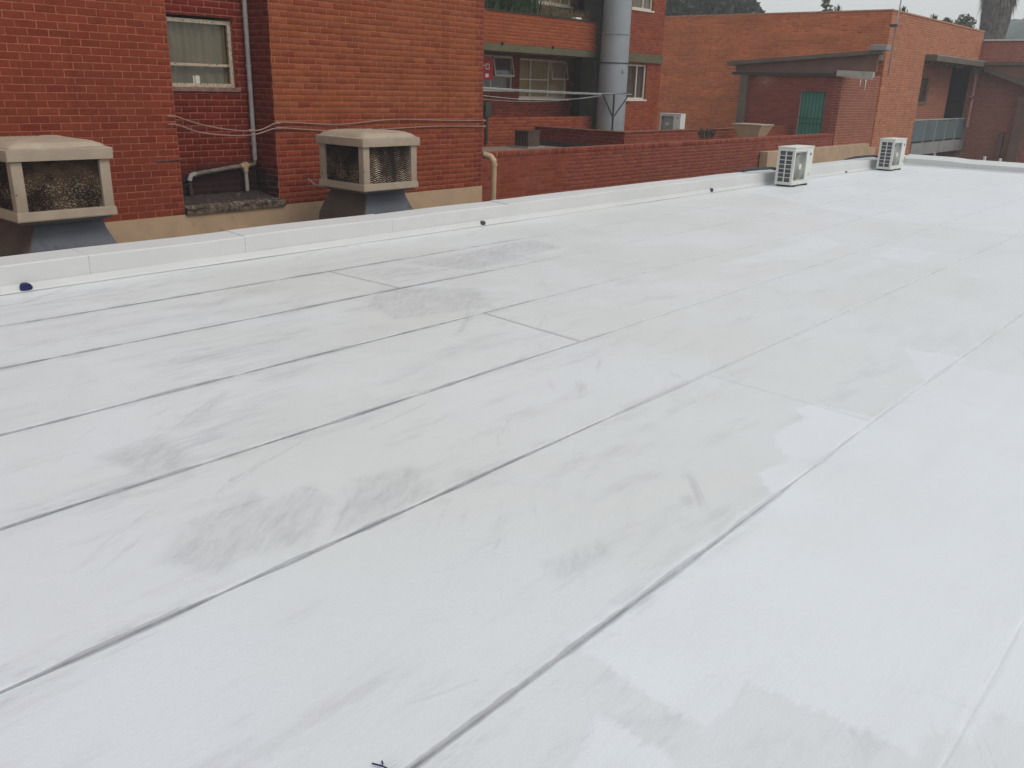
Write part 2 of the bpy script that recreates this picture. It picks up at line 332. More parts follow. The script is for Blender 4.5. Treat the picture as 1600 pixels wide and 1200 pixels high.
# ------------------------------------------------------------------ mesh helpers
def new_obj(name, me, parent=None, mat=None, loc=(0, 0, 0)):
    o = bpy.data.objects.new(name, me); COL.objects.link(o)
    if mat is not None and me is not None and not me.materials: me.materials.append(MAT[mat] if isinstance(mat, str) else mat)
    if parent: o.parent = parent
    o.location = loc
    return o
def thing(name, label, cat, loc=(0, 0, 0), rz=0, group=None):
    o = bpy.data.objects.new(name, None); COL.objects.link(o); o.empty_display_size = .2
    o.location = loc; o.rotation_euler = (0, 0, rz); tag(o, label, cat, group); return o
def tag(o, label=None, cat=None, group=None, kind=None):
    if label: o['label'] = label
    if cat: o['category'] = cat
    if group: o['group'] = group
    if kind: o['kind'] = kind
    return o
class MB:
    """collects shapes (world or thing-local metres) and builds one mesh object"""
    def __init__(s): s.bm = bmesh.new()
    def box(s, x0, x1, y0, y1, z0, z1, bev=0, rot=None):
        vs = [s.bm.verts.new((x, y, z)) for x in (x0, x1) for y in (y0, y1) for z in (z0, z1)]
        F = [(0, 1, 3, 2), (4, 6, 7, 5), (0, 4, 5, 1), (2, 3, 7, 6), (0, 2, 6, 4), (1, 5, 7, 3)]
        fs = [s.bm.faces.new([vs[i] for i in f]) for f in F]
        if rot: bmesh.ops.rotate(s.bm, verts=vs, cent=rot[0], matrix=rot[1])
        if bev:
            es = list({e for f in fs for e in f.edges})
            bmesh.ops.bevel(s.bm, geom=es, offset=bev, segments=2, affect='EDGES', profile=.6)
        return s
    def loft(s, rings, cap=True, closed=True):
        R = [[s.bm.verts.new(p) for p in r] for r in rings]; n = len(R[0])
        for a, b in zip(R, R[1:]):
            for i in range(n if closed else n - 1):
                j = (i + 1) % n; s.bm.faces.new((a[i], a[j], b[j], b[i]))
        if cap and closed: s.bm.faces.new(R[0][::-1]); s.bm.faces.new(R[-1])
        return s
    def tube(s, pts, r, n=8, cap=True):
        pts = [Vector(p) for p in pts]; rings = []
        up = Vector((0, 0, 1))
        for i, p in enumerate(pts):
            d = (pts[min(i + 1, len(pts) - 1)] - pts[max(i - 1, 0)]).normalized()
            a = d.cross(up)
            if a.length < .05: a = d.cross(Vector((1, 0, 0)))
            a.normalize(); b = a.cross(d)
            rr = r[i] if isinstance(r, (list, tuple)) else r
            rings.append([p + a * math.cos(t) * rr + b * math.sin(t) * rr for t in [2 * PI * k / n for k in range(n)]])
        return s.loft(rings, cap)
    def prism(s, poly, a, b, axis):
        def P(q, t):
            return (t, q[0], q[1]) if axis == 'x' else ((q[0], t, q[1]) if axis == 'y' else (q[0], q[1], t))
        return s.loft([[P(q, a) for q in poly], [P(q, b) for q in poly]])
    def build(s, name, mat, parent=None, smooth=False, loc=(0, 0, 0)):
        bmesh.ops.recalc_face_normals(s.bm, faces=s.bm.faces)
        me = bpy.data.meshes.new(name); s.bm.to_mesh(me); s.bm.free()
        if smooth:
            me.polygons.foreach_set('use_smooth', [True] * len(me.polygons))
            try: me.set_sharp_from_angle(angle=math.radians(40))
            except Exception: pass
        return new_obj(name, me, parent, mat, loc)
def mesh_np(name, V, F, mat, parent=None, attrs=None, smooth=False):
    me = bpy.data.meshes.new(name); V = np.asarray(V, dtype=np.float32); F = np.asarray(F, dtype=np.int32)
    me.vertices.add(len(V)); me.vertices.foreach_set('co', V.ravel())
    me.loops.add(F.size); me.loops.foreach_set('vertex_index', F.ravel())
    me.polygons.add(len(F)); me.polygons.foreach_set('loop_start', np.arange(0, F.size, F.shape[1], dtype=np.int32))
    if smooth: me.polygons.foreach_set('use_smooth', np.ones(len(F), dtype=bool))
    me.update(calc_edges=True)
    for k, (typ, a) in (attrs or {}).items():
        at = me.attributes.new(k, typ, 'POINT')
        at.data.foreach_set('color' if typ == 'FLOAT_COLOR' else 'value', np.asarray(a, dtype=np.float32).ravel())
    return new_obj(name, me, parent, mat)

# ------------------------------------------------------------------ brickwork
def sub_rect(rects, hole):
    hx0, hx1, hz0, hz1 = hole; out = []
    for (a, b, c, d) in rects:
        if hx1 <= a or hx0 >= b or hz1 <= c or hz0 >= d: out.append((a, b, c, d)); continue
        if hx0 > a: out.append((a, hx0, c, d))
        if hx1 < b: out.append((hx1, b, c, d))
        m0, m1 = max(a, hx0), min(b, hx1)
        if hz0 > c: out.append((m0, m1, c, hz0))
        if hz1 < d: out.append((m0, m1, hz1, d))
    return out
class Face:
    """a vertical wall face. facing='-y': u = x on the plane y = at ; facing='-x': u = -y on the plane x = at"""
    def __init__(s, facing, at):
        s.f = facing; s.at = at
        s.rz = 0 if facing == '-y' else -PI / 2
    def p(s, u, d, z):
        return np.array((u, s.at - d, z)) if s.f == '-y' else np.array((s.at - d, -u, z))
def in_frame(P, m=1.04):
    q = P - np.array((0, 0, H)); z = q @ CF
    if z <= .1: return False
    u = FPX * (q @ CR) / z; v = FPX * (q @ CD) / z
    return abs(u) < .5 * m and abs(v) < .375 * m
ML, MH = .23, .085
def core(face, u0, u1, z0, z1, holes, th, mat, name, parent, proud=0):
    rs = [(u0, u1, z0, z1)]
    for h in holes: rs = sub_rect(rs, h)
    mb = MB()
    for (a, b, c, d) in rs:
        p, q = face.p(a, proud, c), face.p(b, -th, d)
        mb.box(min(p[0], q[0]), max(p[0], q[0]), min(p[1], q[1]), max(p[1], q[1]), c, d)
    return mb.build(name, mat, parent)
def bricks(face, u0, u1, z0, z1, holes, pal, out, zoff=0., bond=.5, quoin=None, proud=.0045, tint=None, var=.48):
    """append bricks (face, u, z, w, h, colour, proud) to out"""
    i0 = math.floor((z0 - zoff) / MH); z = zoff + i0 * MH; k = i0
    while z < z1 - .01:
        sh = (k % 2) * ML * bond + (rng.random() - .5) * .006
        j = math.floor((u0 - sh) / ML); u = sh + j * ML
        while u < u1 - .01:
            a, b, c, d = u + .005, u + ML - .005, z + .005, z + MH - .005
            a, b, c, d = max(a, u0), min(b, u1), max(c, z0 + .002), min(d, z1)
            if b - a > .02 and d - c > .02:
                rs = [(a, b, c, d)]
                for h in holes: rs = sub_rect(rs, (h[0], h[1], h[2] - .003, h[3] + .003))
                t = rng.random()
                base = pal[min(len(pal) - 1, int(rng.random() ** 1.3 * len(pal)))]
                avg = np.mean(np.array(pal), 0); cc = (avg + (np.array(base) - avg) * var * (1.9 if rng.random() < .12 else 1)) * (1 + (t - .5) * .16)
                if quoin is not None and abs(b - u1) < .12 and u1 - a < .30:
                    a0 = (u1 - (.215 if k % 2 else .105)); rs = [(r[0], min(r[1], a0), r[2], r[3]) for r in rs if a0 - r[0] > .02] + [(a0 + .01, u1, c, d)]
                for r in rs:
                    if r[1] - r[0] > .02 and r[3] - r[2] > .02:
                        c2 = cc
                        if quoin is not None and u1 - r[0] < .22 and r[1] > u1 - .01: c2 = np.array(quoin) * (1 + (t - .5) * .2)
                        if tint: c2 = tint((r[0] + r[1]) / 2, (r[2] + r[3]) / 2, c2)
                        out.append((face, (r[0] + r[1]) / 2, (r[2] + r[3]) / 2, r[1] - r[0], r[3] - r[2], c2, proud + (rng.random() - .5) * .003))
            u += ML
        z += MH; k += 1
CH = .004
def brick_geo(w, h, dep=.012, ch=CH):
    w2, h2 = w / 2, h / 2
    V = [(-w2, dep, -h2), (w2, dep, -h2), (w2, dep, h2), (-w2, dep, h2),
         (-w2, ch, -h2), (w2, ch, -h2), (w2, ch, h2), (-w2, ch, h2),
         (-w2 + ch, 0, -h2 + ch), (w2 - ch, 0, -h2 + ch), (w2 - ch, 0, h2 - ch), (-w2 + ch, 0, h2 - ch)]
    F = [(8, 9, 10, 11)] + [(4 + i, 4 + (i + 1) % 4, 8 + (i + 1) % 4, 8 + i) for i in range(4)] + [(i, (i + 1) % 4, 4 + (i + 1) % 4, 4 + i) for i in range(4)]
    return np.array(V), np.array(F)
_bc = {}
def lay(parent, out, nobj=300):
    pl = np.array(parent.location)
    pts = [b[0].p(b[1], b[6], b[2]) for b in out]
    order = []
    if nobj:
        cand = [(-(b[3] * b[4]) / float(np.sum((p - np.array((0, 0, H))) ** 2)) * (abs(float((p - np.array((0, 0, H))) @ (np.array((0, 1, 0)) if b[0].f == '-y' else np.array((1, 0, 0))))) / float(np.linalg.norm(p - np.array((0, 0, H))))), i)
                for i, (b, p) in enumerate(zip(out, pts)) if in_frame(p)]
        cand.sort(); order = [i for _, i in cand[:nobj]]
    sel = set(order)
    for i in order:
        f, u, z, w, h, c, pr = out[i]
        w5, h5 = round(w * 100) / 100, round(h * 200) / 200
        cc = tuple(np.round(c * 50) / 50)
        key = (w5, h5, cc)
        if key not in _bc:
            V, F = brick_geo(w, h)
            me = bpy.data.meshes.new('brick'); me.from_pydata(V.tolist(), [], F.tolist())
            at = me.attributes.new('col', 'FLOAT_COLOR', 'POINT')
            at.data.foreach_set('color', np.tile(np.append(c, 1).astype(np.float32), len(V)))
            me.materials.append(MAT['brick']); _bc[key] = me
        o = bpy.data.objects.new('brick', _bc[key]); COL.objects.link(o); o.parent = parent
        o.location = tuple(pts[i] - pl); o.rotation_euler = (0, 0, f.rz)
    rest = [i for i in range(len(out)) if i not in sel]
    if rest:
        Vs, Fs, Cs = [], [], []; n = 0
        for i in rest:
            f, u, z, w, h, c, pr = out[i]; V, F = brick_geo(w, h)
            if f.f == '-x': V = np.stack([V[:, 1], -V[:, 0], V[:, 2]], 1)
            Vs.append(V + pts[i] - pl); Fs.append(F + n); n += len(V); Cs.append(np.tile(np.append(np.clip(c, 0, 1), 1), (len(V), 1)))
        o = mesh_np('brick_courses', np.concatenate(Vs), np.concatenate(Fs), 'brick', parent, {'col': ('FLOAT_COLOR', np.concatenate(Cs))})
        o['kind'] = 'stuff'
def local(parent_loc, mb):  # shift helper for things built in world coordinates
    bmesh.ops.translate(mb.bm, verts=mb.bm.verts, vec=-Vector(parent_loc)); return mb
def part(t, mb, name, mat, smooth=False, parent=None):
    local(t.location, mb); return mb.build(name, mat, parent or t, smooth)

PAL_RED = [(0.196, 0.033, 0.016), (0.213, 0.039, 0.018), (0.178, 0.028, 0.015), (0.232, 0.048, 0.021), (0.157, 0.024, 0.013)]
PAL_DRED = [(0.130, 0.017, 0.009), (0.150, 0.020, 0.010), (0.111, 0.014, 0.008), (0.163, 0.025, 0.013)]
PAL_ORG = [(0.237, 0.066, 0.022), (0.262, 0.076, 0.027), (0.221, 0.054, 0.020), (0.278, 0.085, 0.032), (0.196, 0.041, 0.018)]
PAL_WALL = [(0.213, 0.047, 0.026), (0.238, 0.057, 0.030), (0.188, 0.039, 0.023), (0.259, 0.070, 0.039)]
PAL_BALC = [(0.290, 0.071, 0.026), (0.305, 0.079, 0.029), (0.262, 0.062, 0.023), (0.323, 0.091, 0.033)]
PAL_FAR = [(0.460, 0.171, 0.084), (0.488, 0.191, 0.095), (0.423, 0.147, 0.069), (0.515, 0.216, 0.112), (0.386, 0.118, 0.056)]
PAL_FAR_RED = [(0.377, 0.150, 0.105), (0.405, 0.165, 0.115), (0.350, 0.135, 0.095)]

# =================================================================== SETTING
g = MB().box(-350, 620, -450, 450, -4.4, -4.0).build('ground', 'ground'); tag(g, kind='structure')
# wooded hill far behind
V, F = [], []; nx, ny = 120, 14
for i in range(nx):
    az = math.radians(-18 + 46 * i / (nx - 1))
    e = max(3.0, min(27.0, 22.0 + (12.4 - math.degrees(az)) * (1.2 if az < .2164 else 1.9)))
    for j in range(ny):
        r = 150 + j * 11; k = math.sin(PI * min(1, j / (ny - 1) * 1.0))
        z = -4 + e * k + (mnoise.noise(Vector((i * .55, j * .8, 0))) * 2.2 + mnoise.noise(Vector((i * 1.9, j * 2.1, 5))) * 1.3) * k
        V.append((r * math.cos(az), r * math.sin(az), z))
for i in range(nx - 1):
    for j in range(ny - 1): F.append((i * ny + j, (i + 1) * ny + j, (i + 1) * ny + j + 1, i * ny + j + 1))
tag(mesh_np('hill', V, F, 'hill'), kind='structure')

# ------------------------------------------------------------------ the white roof
XE, YP = 22.9, 7.07
roof = bpy.data.objects.new('roof', None); COL.objects.link(roof); tag(roof, kind='structure')
mb = MB().box(-4, XE + .35, -9, YP + .33, -4.0, -.03); mb.build('roof_slab', 'parapet', roof)
seams = [-9, -5.6, -4.62, -3.64, -2.66, -1.69, -.70, .285, 1.28, 2.29, 3.24, 4.19, 5.20, 6.12, YP]
laps = {13: [], 12: [4.62, 14.8], 11: [9.2, 19.0], 10: [4.55, 14.0], 9: [8.9, 18.5], 8: [4.46, 14.4], 7: [9.6, 19.3], 6: [3.6, 13.5], 5: [7]}
def wav(x, k): return mnoise.noise(Vector((x * .45, k * 3.7, 0))) * .016 + mnoise.noise(Vector((x * 2.1, k * 5.1, 3))) * .003
for k in range(len(seams) - 1):
    ya, yb = seams[k], seams[k + 1]
    cuts = [-4.0] + laps.get(k, []) + [XE + .02]
    for ci in range(len(cuts) - 1):
        xa, xb = cuts[ci], cuts[ci + 1]; nxx = max(2, int((xb - xa) / .12)); V, F, E, L = [], [], [], []
        # cross profile: near edge is a small riser lying on top of the sheet in front, far edge runs under the next sheet
        prof = [('n', 0, -.004), ('n', .0015, .0035), ('n', .010, .0048), ('n', .025, .0045), ('n', .10, .0032), ('m', .4, .0012), ('m', .7, -.0005), ('f', .10, -.0015), ('f', .03, -.002), ('f', .010, -.0024), ('f', .0, -.0028), ('f', -.05, -.0036)]
        sk = -.10 if cuts[ci] in (4.55, 4.46) else 0
        for i in range(nxx + 1):
            x = xa + (xb - xa) * i / nxx
            y0 = ya + (wav(x, k) if k else 0); y1 = yb + (wav(x, k + 1) if k < len(seams) - 2 else 0); w = y1 - y0
            for (kd, t, z) in prof:
                y = y0 + t if kd == 'n' else (y0 + t * w if kd == 'm' else y1 - t)
                dx = 0
                if i == 0 and ci > 0: dx = (1 - max(0, min(1, (y - y0) / w))) * sk
                if i == nxx and ci < len(cuts) - 2: dx = (1 - max(0, min(1, (y - y0) / w))) * (-.10 if cuts[ci + 1] in (4.55, 4.46) else 0)
                zz = z + (.0025 if (i == nxx and ci < len(cuts) - 2) else 0) + mnoise.noise(Vector((x * .8, y * .8, 9))) * .0035
                V.append((x + dx, y, zz)); E.append(max(0, y - y0) if k == len(seams) - 2 else min(max(0, y - y0), abs(y1 - y))); L.append(x - xa if ci > 0 else 9)
        m = len(prof)
        for i in range(nxx):
            for j in range(m - 1): F.append((i * m + j, (i + 1) * m + j, (i + 1) * m + j + 1, i * m + j + 1))
        mesh_np('membrane_sheet', V, F, 'roof', roof, {'edge': ('FLOAT', E), 'lap': ('FLOAT', L)}, smooth=False)

# parapets: blocks with joints, a chamfered skirting of coating at the foot
par = thing('parapet_wall', 'low white painted parapet running beside the white roof in front of the coolers', 'parapet', (0, YP, 0))
jx = [-4, -1.2, .6, 1.95, 2.98, 4.41, 6.21, 8.1, 10.2, 12.44, 14.4, 16.4, 18.3, 20.2, XE + .33]
def par_profile(top, w): return [(0, -.2), (0, top - .008), (.012, top), (w - .012, top + .012), (w, top), (w, -.2)]
for a, b in zip(jx, jx[1:]):
    top = .21 + rng.uniform(-.004, .004); rings = []; n = max(2, int((b - a) / .25))
    for i in range(n + 1):
        x = a + .0012 + (b - a - .0024) * i / n; wv = mnoise.noise(Vector((x * .9, 1, 2))) * .006
        rings.append([(x, YP + yy + (wv if yy < .1 else 0), z + (wv if z > 0 else 0)) for yy, z in par_profile(top, .32)])
    part(par, MB().loft(rings), 'coping_block', 'parapet')
mb = MB(); rings = []
for i in range(120):
    x = -4 + i * (XE + 4) / 119.; w = .05 + mnoise.noise(Vector((x * 1.3, 4, 4))) * .014
    rings.append([(x, YP - w, .002), (x, YP - w * .4, .016), (x, YP - .004, .045 + w * .3), (x, YP + .01, .02)])
part(par, mb.loft(rings), 'coating_fillet', 'parapet', True)
par2 = thing('parapet_wall', 'low white painted parapet closing off the far end of the white roof', 'parapet', (XE, 0, 0))
jy = [-9, -7, -5, -3, -1.2, .8, 2.3, 3.7, 5.3, YP - .004]
for a, b in zip(jy, jy[1:]):
    rings = [[(XE + yy, y, z + (.065 if (yy > .2 and z > 0) else 0)) for yy, z in par_profile(.14 + .025 * (y > 6) , .33)] for y in np.linspace(a + .0012, b - .0012, 6)]
    part(par2, MB().loft(rings), 'coping_block', 'parapet')
rings = [[(XE - w, y, .002), (XE - w * .4, y, .014), (XE - .004, y, .04), (XE + .01, y, .02)] for y, w in [(y, .05 + mnoise.noise(Vector((y * 1.3, 4, 4))) * .012) for y in np.linspace(-9, YP - .02, 60)]]
part(par2, MB().loft(rings), 'coating_fillet', 'parapet', True)

# =================================================================== NEAR BRICK BUILDING (coolers' side)
YW, YR = 10.9, 11.45
b1 = thing('brick_building', 'nearest red brick building with a window recess behind the two rooftop coolers', 'building', (5.9, YW, -4))
FN, FR_, FS = Face('-y', YW), Face('-y', YR), Face('-x', 7.42)
TOP1 = 5.2
out = []
def tint_left(u, z, c):
    k = max(0, min(1, (z - 1.0) / 1.6)); return c * np.array((1 + .02 * k, 1 + .26 * k, 1 + .10 * k))
bricks(FN, -2.5, 5.92, -.16, TOP1, [], PAL_RED, out, zoff=-.16, tint=tint_left, bond=.5)
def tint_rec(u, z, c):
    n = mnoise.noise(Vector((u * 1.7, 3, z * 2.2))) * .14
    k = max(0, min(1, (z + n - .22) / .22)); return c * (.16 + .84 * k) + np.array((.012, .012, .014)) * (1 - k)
WN = (6.02, 7.19, 1.40, 2.36)
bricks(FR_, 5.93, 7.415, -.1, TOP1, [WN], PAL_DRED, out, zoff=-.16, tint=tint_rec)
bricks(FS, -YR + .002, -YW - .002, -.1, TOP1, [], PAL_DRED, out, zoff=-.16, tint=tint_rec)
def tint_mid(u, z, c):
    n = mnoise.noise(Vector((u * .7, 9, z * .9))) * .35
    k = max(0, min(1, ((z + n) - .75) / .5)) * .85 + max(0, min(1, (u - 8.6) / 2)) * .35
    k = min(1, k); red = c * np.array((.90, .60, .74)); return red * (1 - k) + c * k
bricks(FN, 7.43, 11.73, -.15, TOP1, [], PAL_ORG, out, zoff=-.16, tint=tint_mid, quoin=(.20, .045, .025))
lay(b1, out, 300)
def pc(*a, **k):
    o = core(*a, **k); o.data.transform(Matrix.Translation(-Vector(b1.location))); return o
pc(FN, -2.6, 5.925, -.162, TOP1, [], .30, 'mortar', 'wall', b1)
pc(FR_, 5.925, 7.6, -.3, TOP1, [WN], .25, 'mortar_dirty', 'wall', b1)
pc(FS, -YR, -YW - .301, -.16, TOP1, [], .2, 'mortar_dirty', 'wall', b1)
pc(FN, 7.421, 11.735, -.152, TOP1, [], .30, 'mortar', 'wall', b1)
part(b1, MB().box(-2.6, 5.93, YW - .012, YW + .3, -4, -.163).box(5.93, 7.42, YW - .012, YW + .3, -4, -.161).box(7.42, 11.74, YW - .012, YW + .3, -4, -.153), 'plinth', 'plinth')
# mass behind the faces
part(b1, MB().box(-2.6, 5.925, YW + .302, 19, -4, TOP1).box(7.63, 11.735, YW + .302, 19, -4, TOP1).box(5.93, 7.625, 12.6, 19, -4, TOP1), 'rear_wing', 'brickproc')
# ledge of the recess
part(b1, MB().prism([(YW - .03, -.16), (YW - .035, -.075), (YW + .02, -.06), (YR, .01), (YR, -.159)], 5.932, 7.418, 'x'), 'recess_ledge', 'ledge')
part(b1, MB().prism([(YW - .045, -.165), (YW - .05, -.085), (YW - .03, -.066), (YW + .04, -.050), (YW + .04, -.1), (YW - .031, -.12)], 5.94, 7.49, 'x'), 'ledge_lip', 'ledge_lip')
# little weeds and rubbish blobs on the ledge
mb = MB()
for i in range(46):
    x, y = rng.uniform(5.98, 7.38), rng.uniform(YW, YR - .03); s = rng.uniform(.006, .02); z = -.06 + (y - YW) * .12
    mb.box(x - s, x + s, y - s, y + s, z - .005, z + s * .9, rot=(Vector((x, y, z)), Matrix.Rotation(rng.uniform(0, 3), 3, 'Z')))
tag(part(b1, mb, 'ledge_debris', 'ledge_lip'), kind='stuff')

def window(t, face, u0, u1, z0, z1, mull=(), trans=(), fr=.045, fmat='white_frame', dep=.06, curtain='curtain', sill=True, sillmat=None, sashes=(), split=1.0):
    """frame set `dep` back from the face, panes, curtain with folds, sill; built in world coords under t"""
    def bx(mb, a, b, d0, d1, c, d, bev=0):
        p, q = face.p(a, d0, c), face.p(b, d1, d)
        mb.box(min(p[0], q[0]), max(p[0], q[0]), min(p[1], q[1]), max(p[1], q[1]), c, d, bev)
    mb = MB(); d0, d1 = -dep, -dep - .045
    bx(mb, u0, u0 + fr, d0, d1, z0, z1); bx(mb, u1 - fr, u1, d0, d1, z0, z1)
    bx(mb, u0 + fr, u1 - fr, d0, d1, z0, z0 + fr); bx(mb, u0 + fr, u1 - fr, d0, d1, z1 - fr, z1)
    for m in mull: bx(mb, m - fr * .4, m + fr * .4, d0 - .003, d1, z0 + fr, z1 - fr)
    for (a, b, z) in trans: bx(mb, a, b, d0 + .004, d1, z - fr * .35, z + fr * .35)
    w = part(t, mb, 'window_frame', fmat)
    us = [u0 + fr] + list(mull) + [u1 - fr]
    for a, b in zip(us, us[1:]):
        zs = [z0 + fr] + sorted(z for (p, q, z) in trans if p <= (a + b) / 2 <= q) + [z1 - fr]
        for c, d in zip(zs, zs[1:]):
            if any(s[0] <= (a + b) / 2 <= s[1] and s[2] <= (c + d) / 2 <= s[3] for s in sashes): continue
            m2 = MB(); bx(m2, a + .005, b - .005, d0 - .018, d0 - .024, c + .003, d - .003); part(t, m2, 'pane', 'glass', parent=w)
    if curtain:
        V, F = [], []; n = int((u1 - u0) / .02)
        for i in range(n + 1):
            u = u0 + (u1 - u0) * split * i / n; dd = -dep - .085 + .018 * math.sin(i * 1.3) + .012 * math.sin(i * .47 + 1)
            for z in (z0, z1): V.append(face.p(u, dd, z) - np.array(t.location))
        for i in range(n): F.append((2 * i, 2 * i + 2, 2 * i + 3, 2 * i + 1))
        mesh_np('curtain', V, F, curtain, w, smooth=True)
    m3 = MB(); bx(m3, u0 - .1, u1 + .1, -.62, -.66, z0 - .1, z1 + .1); part(t, m3, 'room_back', 'interior', parent=w)
    for (a, b, c, d) in sashes:      # top-hung sash swung open
        m4 = MB(); f2 = .03
        def q(u, k, dd):           # k 0 top .. 1 bottom
            return face.p(u, -dep + .02 + k * .09 + dd, d - k * (d - c) * .97)
        for (ua, ub, ka, kb) in ((a, a + f2, 0, 1), (b - f2, b, 0, 1), (a + f2, b - f2, 0, .08), (a + f2, b - f2, .92, 1)):
            m4.loft([[q(ua, ka, 0), q(ub, ka, 0), q(ub, kb, 0), q(ua, kb, 0)], [q(ua, ka, .02), q(ub, ka, .02), q(ub, kb, .02), q(ua, kb, .02)]])
        sh = part(t, m4, 'open_sash', fmat, parent=w)
        m5 = MB().loft([[q(a + f2, .08, .004), q(b - f2, .08, .004), q(b - f2, .92, .004), q(a + f2, .92, .004)], [q(a + f2, .08, .01), q(b - f2, .08, .01), q(b - f2, .92, .01), q(a + f2, .92, .01)]])
        part(t, m5, 'sash_pane', 'glass', parent=w)
    if sill:
        m6 = MB(); bx(m6, u0 - .05, u1 + .05, .035, -dep, z0 - .055, z0 - .001, .004); part(t, m6, 'window_sill', sillmat or fmat, parent=w)
    return w
window(b1, FR_, WN[0], WN[1], WN[2] + .05, WN[3] - .04, trans=[(6.06, 7.15, 1.74)], fr=.05, fmat='old_frame', dep=.05, curtain='curtain', sillmat='old_sill')
part(b1, MB().box(6.60, 6.70, YR + .115, YR + .16, 1.49, 1.60, .01), 'white_mug', 'white_paint')
part(b1, MB().tube([(7.09, YR + .035, 1.66), (7.10, YR + .02, 1.72), (7.095, YR + .03, 1.80)], .007, 6), 'window_latch', 'dark_metal')
# drain pipe in the recess, its cross run and stubs
YD = YR - .07
part(b1, MB().tube([(7.365, YD, 4.6), (7.365, YD, .46)], .033, 12), 'drain_pipe', 'pipe_grey', True)
part(b1, MB().tube([(7.365, YD, .47), (7.35, YD, .40), (7.29, YD, .385), (7.0, YD, .37), (6.36, YD, .30)], .030, 12), 'drain_branch', 'pipe_old', True)
part(b1, MB().tube([(6.40, YD, .305), (6.33, YD, .29), (6.30, YD, .22), (6.30, YD, .17)], .034, 12), 'drain_elbow', 'pipe_grey', True)
part(b1, MB().tube([(6.30, YD, .18), (6.31, YD, .02)], .028, 10), 'drain_stub', 'felt_dark', True)
part(b1, MB().tube([(7.19, YD - .01, .39), (7.195, YD - .01, .02)], .028, 12), 'drain_stub', 'pipe_grey', True)
part(b1, MB().tube([(7.19, YD - .01, .43), (7.19, YD - .01, .30)], .040, 12).tube([(7.12, YD, .372), (7.24, YD, .385)], .042, 12), 'drain_tee', 'pipe_beige', True)
for z in (.68, 1.75, 2.4):
    part(b1, MB().tube([(7.365, YD, z - .012), (7.365, YD, z + .012)], .042, 12).box(7.35, 7.38, YD, YR, z - .01, z + .01), 'pipe_bracket', 'pipe_grey')
# the two conduits that run across the wall
def run(pts, r, mat, name, n=6):
    P = []
    pts = [Vector(p) for p in pts]
    for i in range(len(pts) - 1):
        p0, p1, p2, p3 = pts[max(0, i - 1)], pts[i], pts[i + 1], pts[min(len(pts) - 1, i + 2)]
        for k in range(6):
            t = k / 6; P.append(.5 * ((2 * p1) + (p2 - p0) * t + (2 * p0 - 5 * p1 + 4 * p2 - p3) * t * t + (3 * p1 - p0 - 3 * p2 + p3) * t ** 3))
    P.append(pts[-1]); return part(b1, MB().tube(P, r, n), name, mat, True)
yc = YW - .03
run([(5.8, yc, 1.10), (5.93, yc, 1.09), (6.3, yc + .1, .99), (6.75, yc + .1, .91), (7.15, yc + .05, .90), (7.42, yc, .995), (7.7, yc, 1.0), (8.3, yc, .965), (8.75, yc, .97), (9.3, yc, 1.01), (9.8, yc, 1.025), (10.7, yc, 1.0), (11.76, yc, .985)], .0095, 'conduit', 'conduit')
run([(5.8, yc, 1.0), (5.93, yc, .99), (6.3, yc + .1, .885), (6.75, yc + .1, .835), (7.1, yc + .05, .845), (7.42, yc, .925), (7.9, yc, .90), (8.4, yc, .87), (9.0, yc, .87), (9.6, yc, .885), (10.6, yc, .905), (11.76, yc, .885)], .0095, 'conduit', 'conduit')
for x, z in ((7.44, .995), (7.46, .925), (11.74, .985), (11.74, .885), (7.0, .90)):
    part(b1, MB().tube([(x - .04, yc, z), (x + .04, yc, z)], .017, 8), 'conduit_coupling', 'conduit', True)
part(b1, MB().tube([(5.58, yc + .01, .545), (5.95, yc + .01, .555)], .006, 6), 'iron_bar', 'dark_metal')
# beige downpipe at the corner
xp, yp = 12.02, 10.86
pts = [(11.86, 12.3, .55), (11.95, 11.3, .42), (12.0, 10.95, .375)] + [(xp, yp + .06 - .06 * math.sin(a), .30 + .07 * math.cos(a)) for a in np.linspace(0, PI / 2, 4)]
dp = thing('downpipe', 'beige downpipe with elbow at the corner between the nearest building and the long brick wall', 'pipe', (xp, yp, -4))
part(dp, MB().tube([(11.74, 12.1, .60), (11.84, 11.5, .50), (11.96, 11.0, .36)], .055, 12), 'inlet_pipe', 'pipe_green', True)
part(dp, MB().tube([(11.94, 11.05, .38), (12.0, 10.92, .345), (xp, yp, .27), (xp, yp, .20)], .058, 14), 'elbow', 'pipe_beige', True)
part(dp, MB().tube([(xp, yp, .22), (xp, yp, -3.9)], .050, 14), 'pipe', 'pipe_beige', True)
part(dp, MB().tube([(xp, yp, .19), (xp, yp, .24)], .063, 14), 'collar', 'pipe_beige', True)

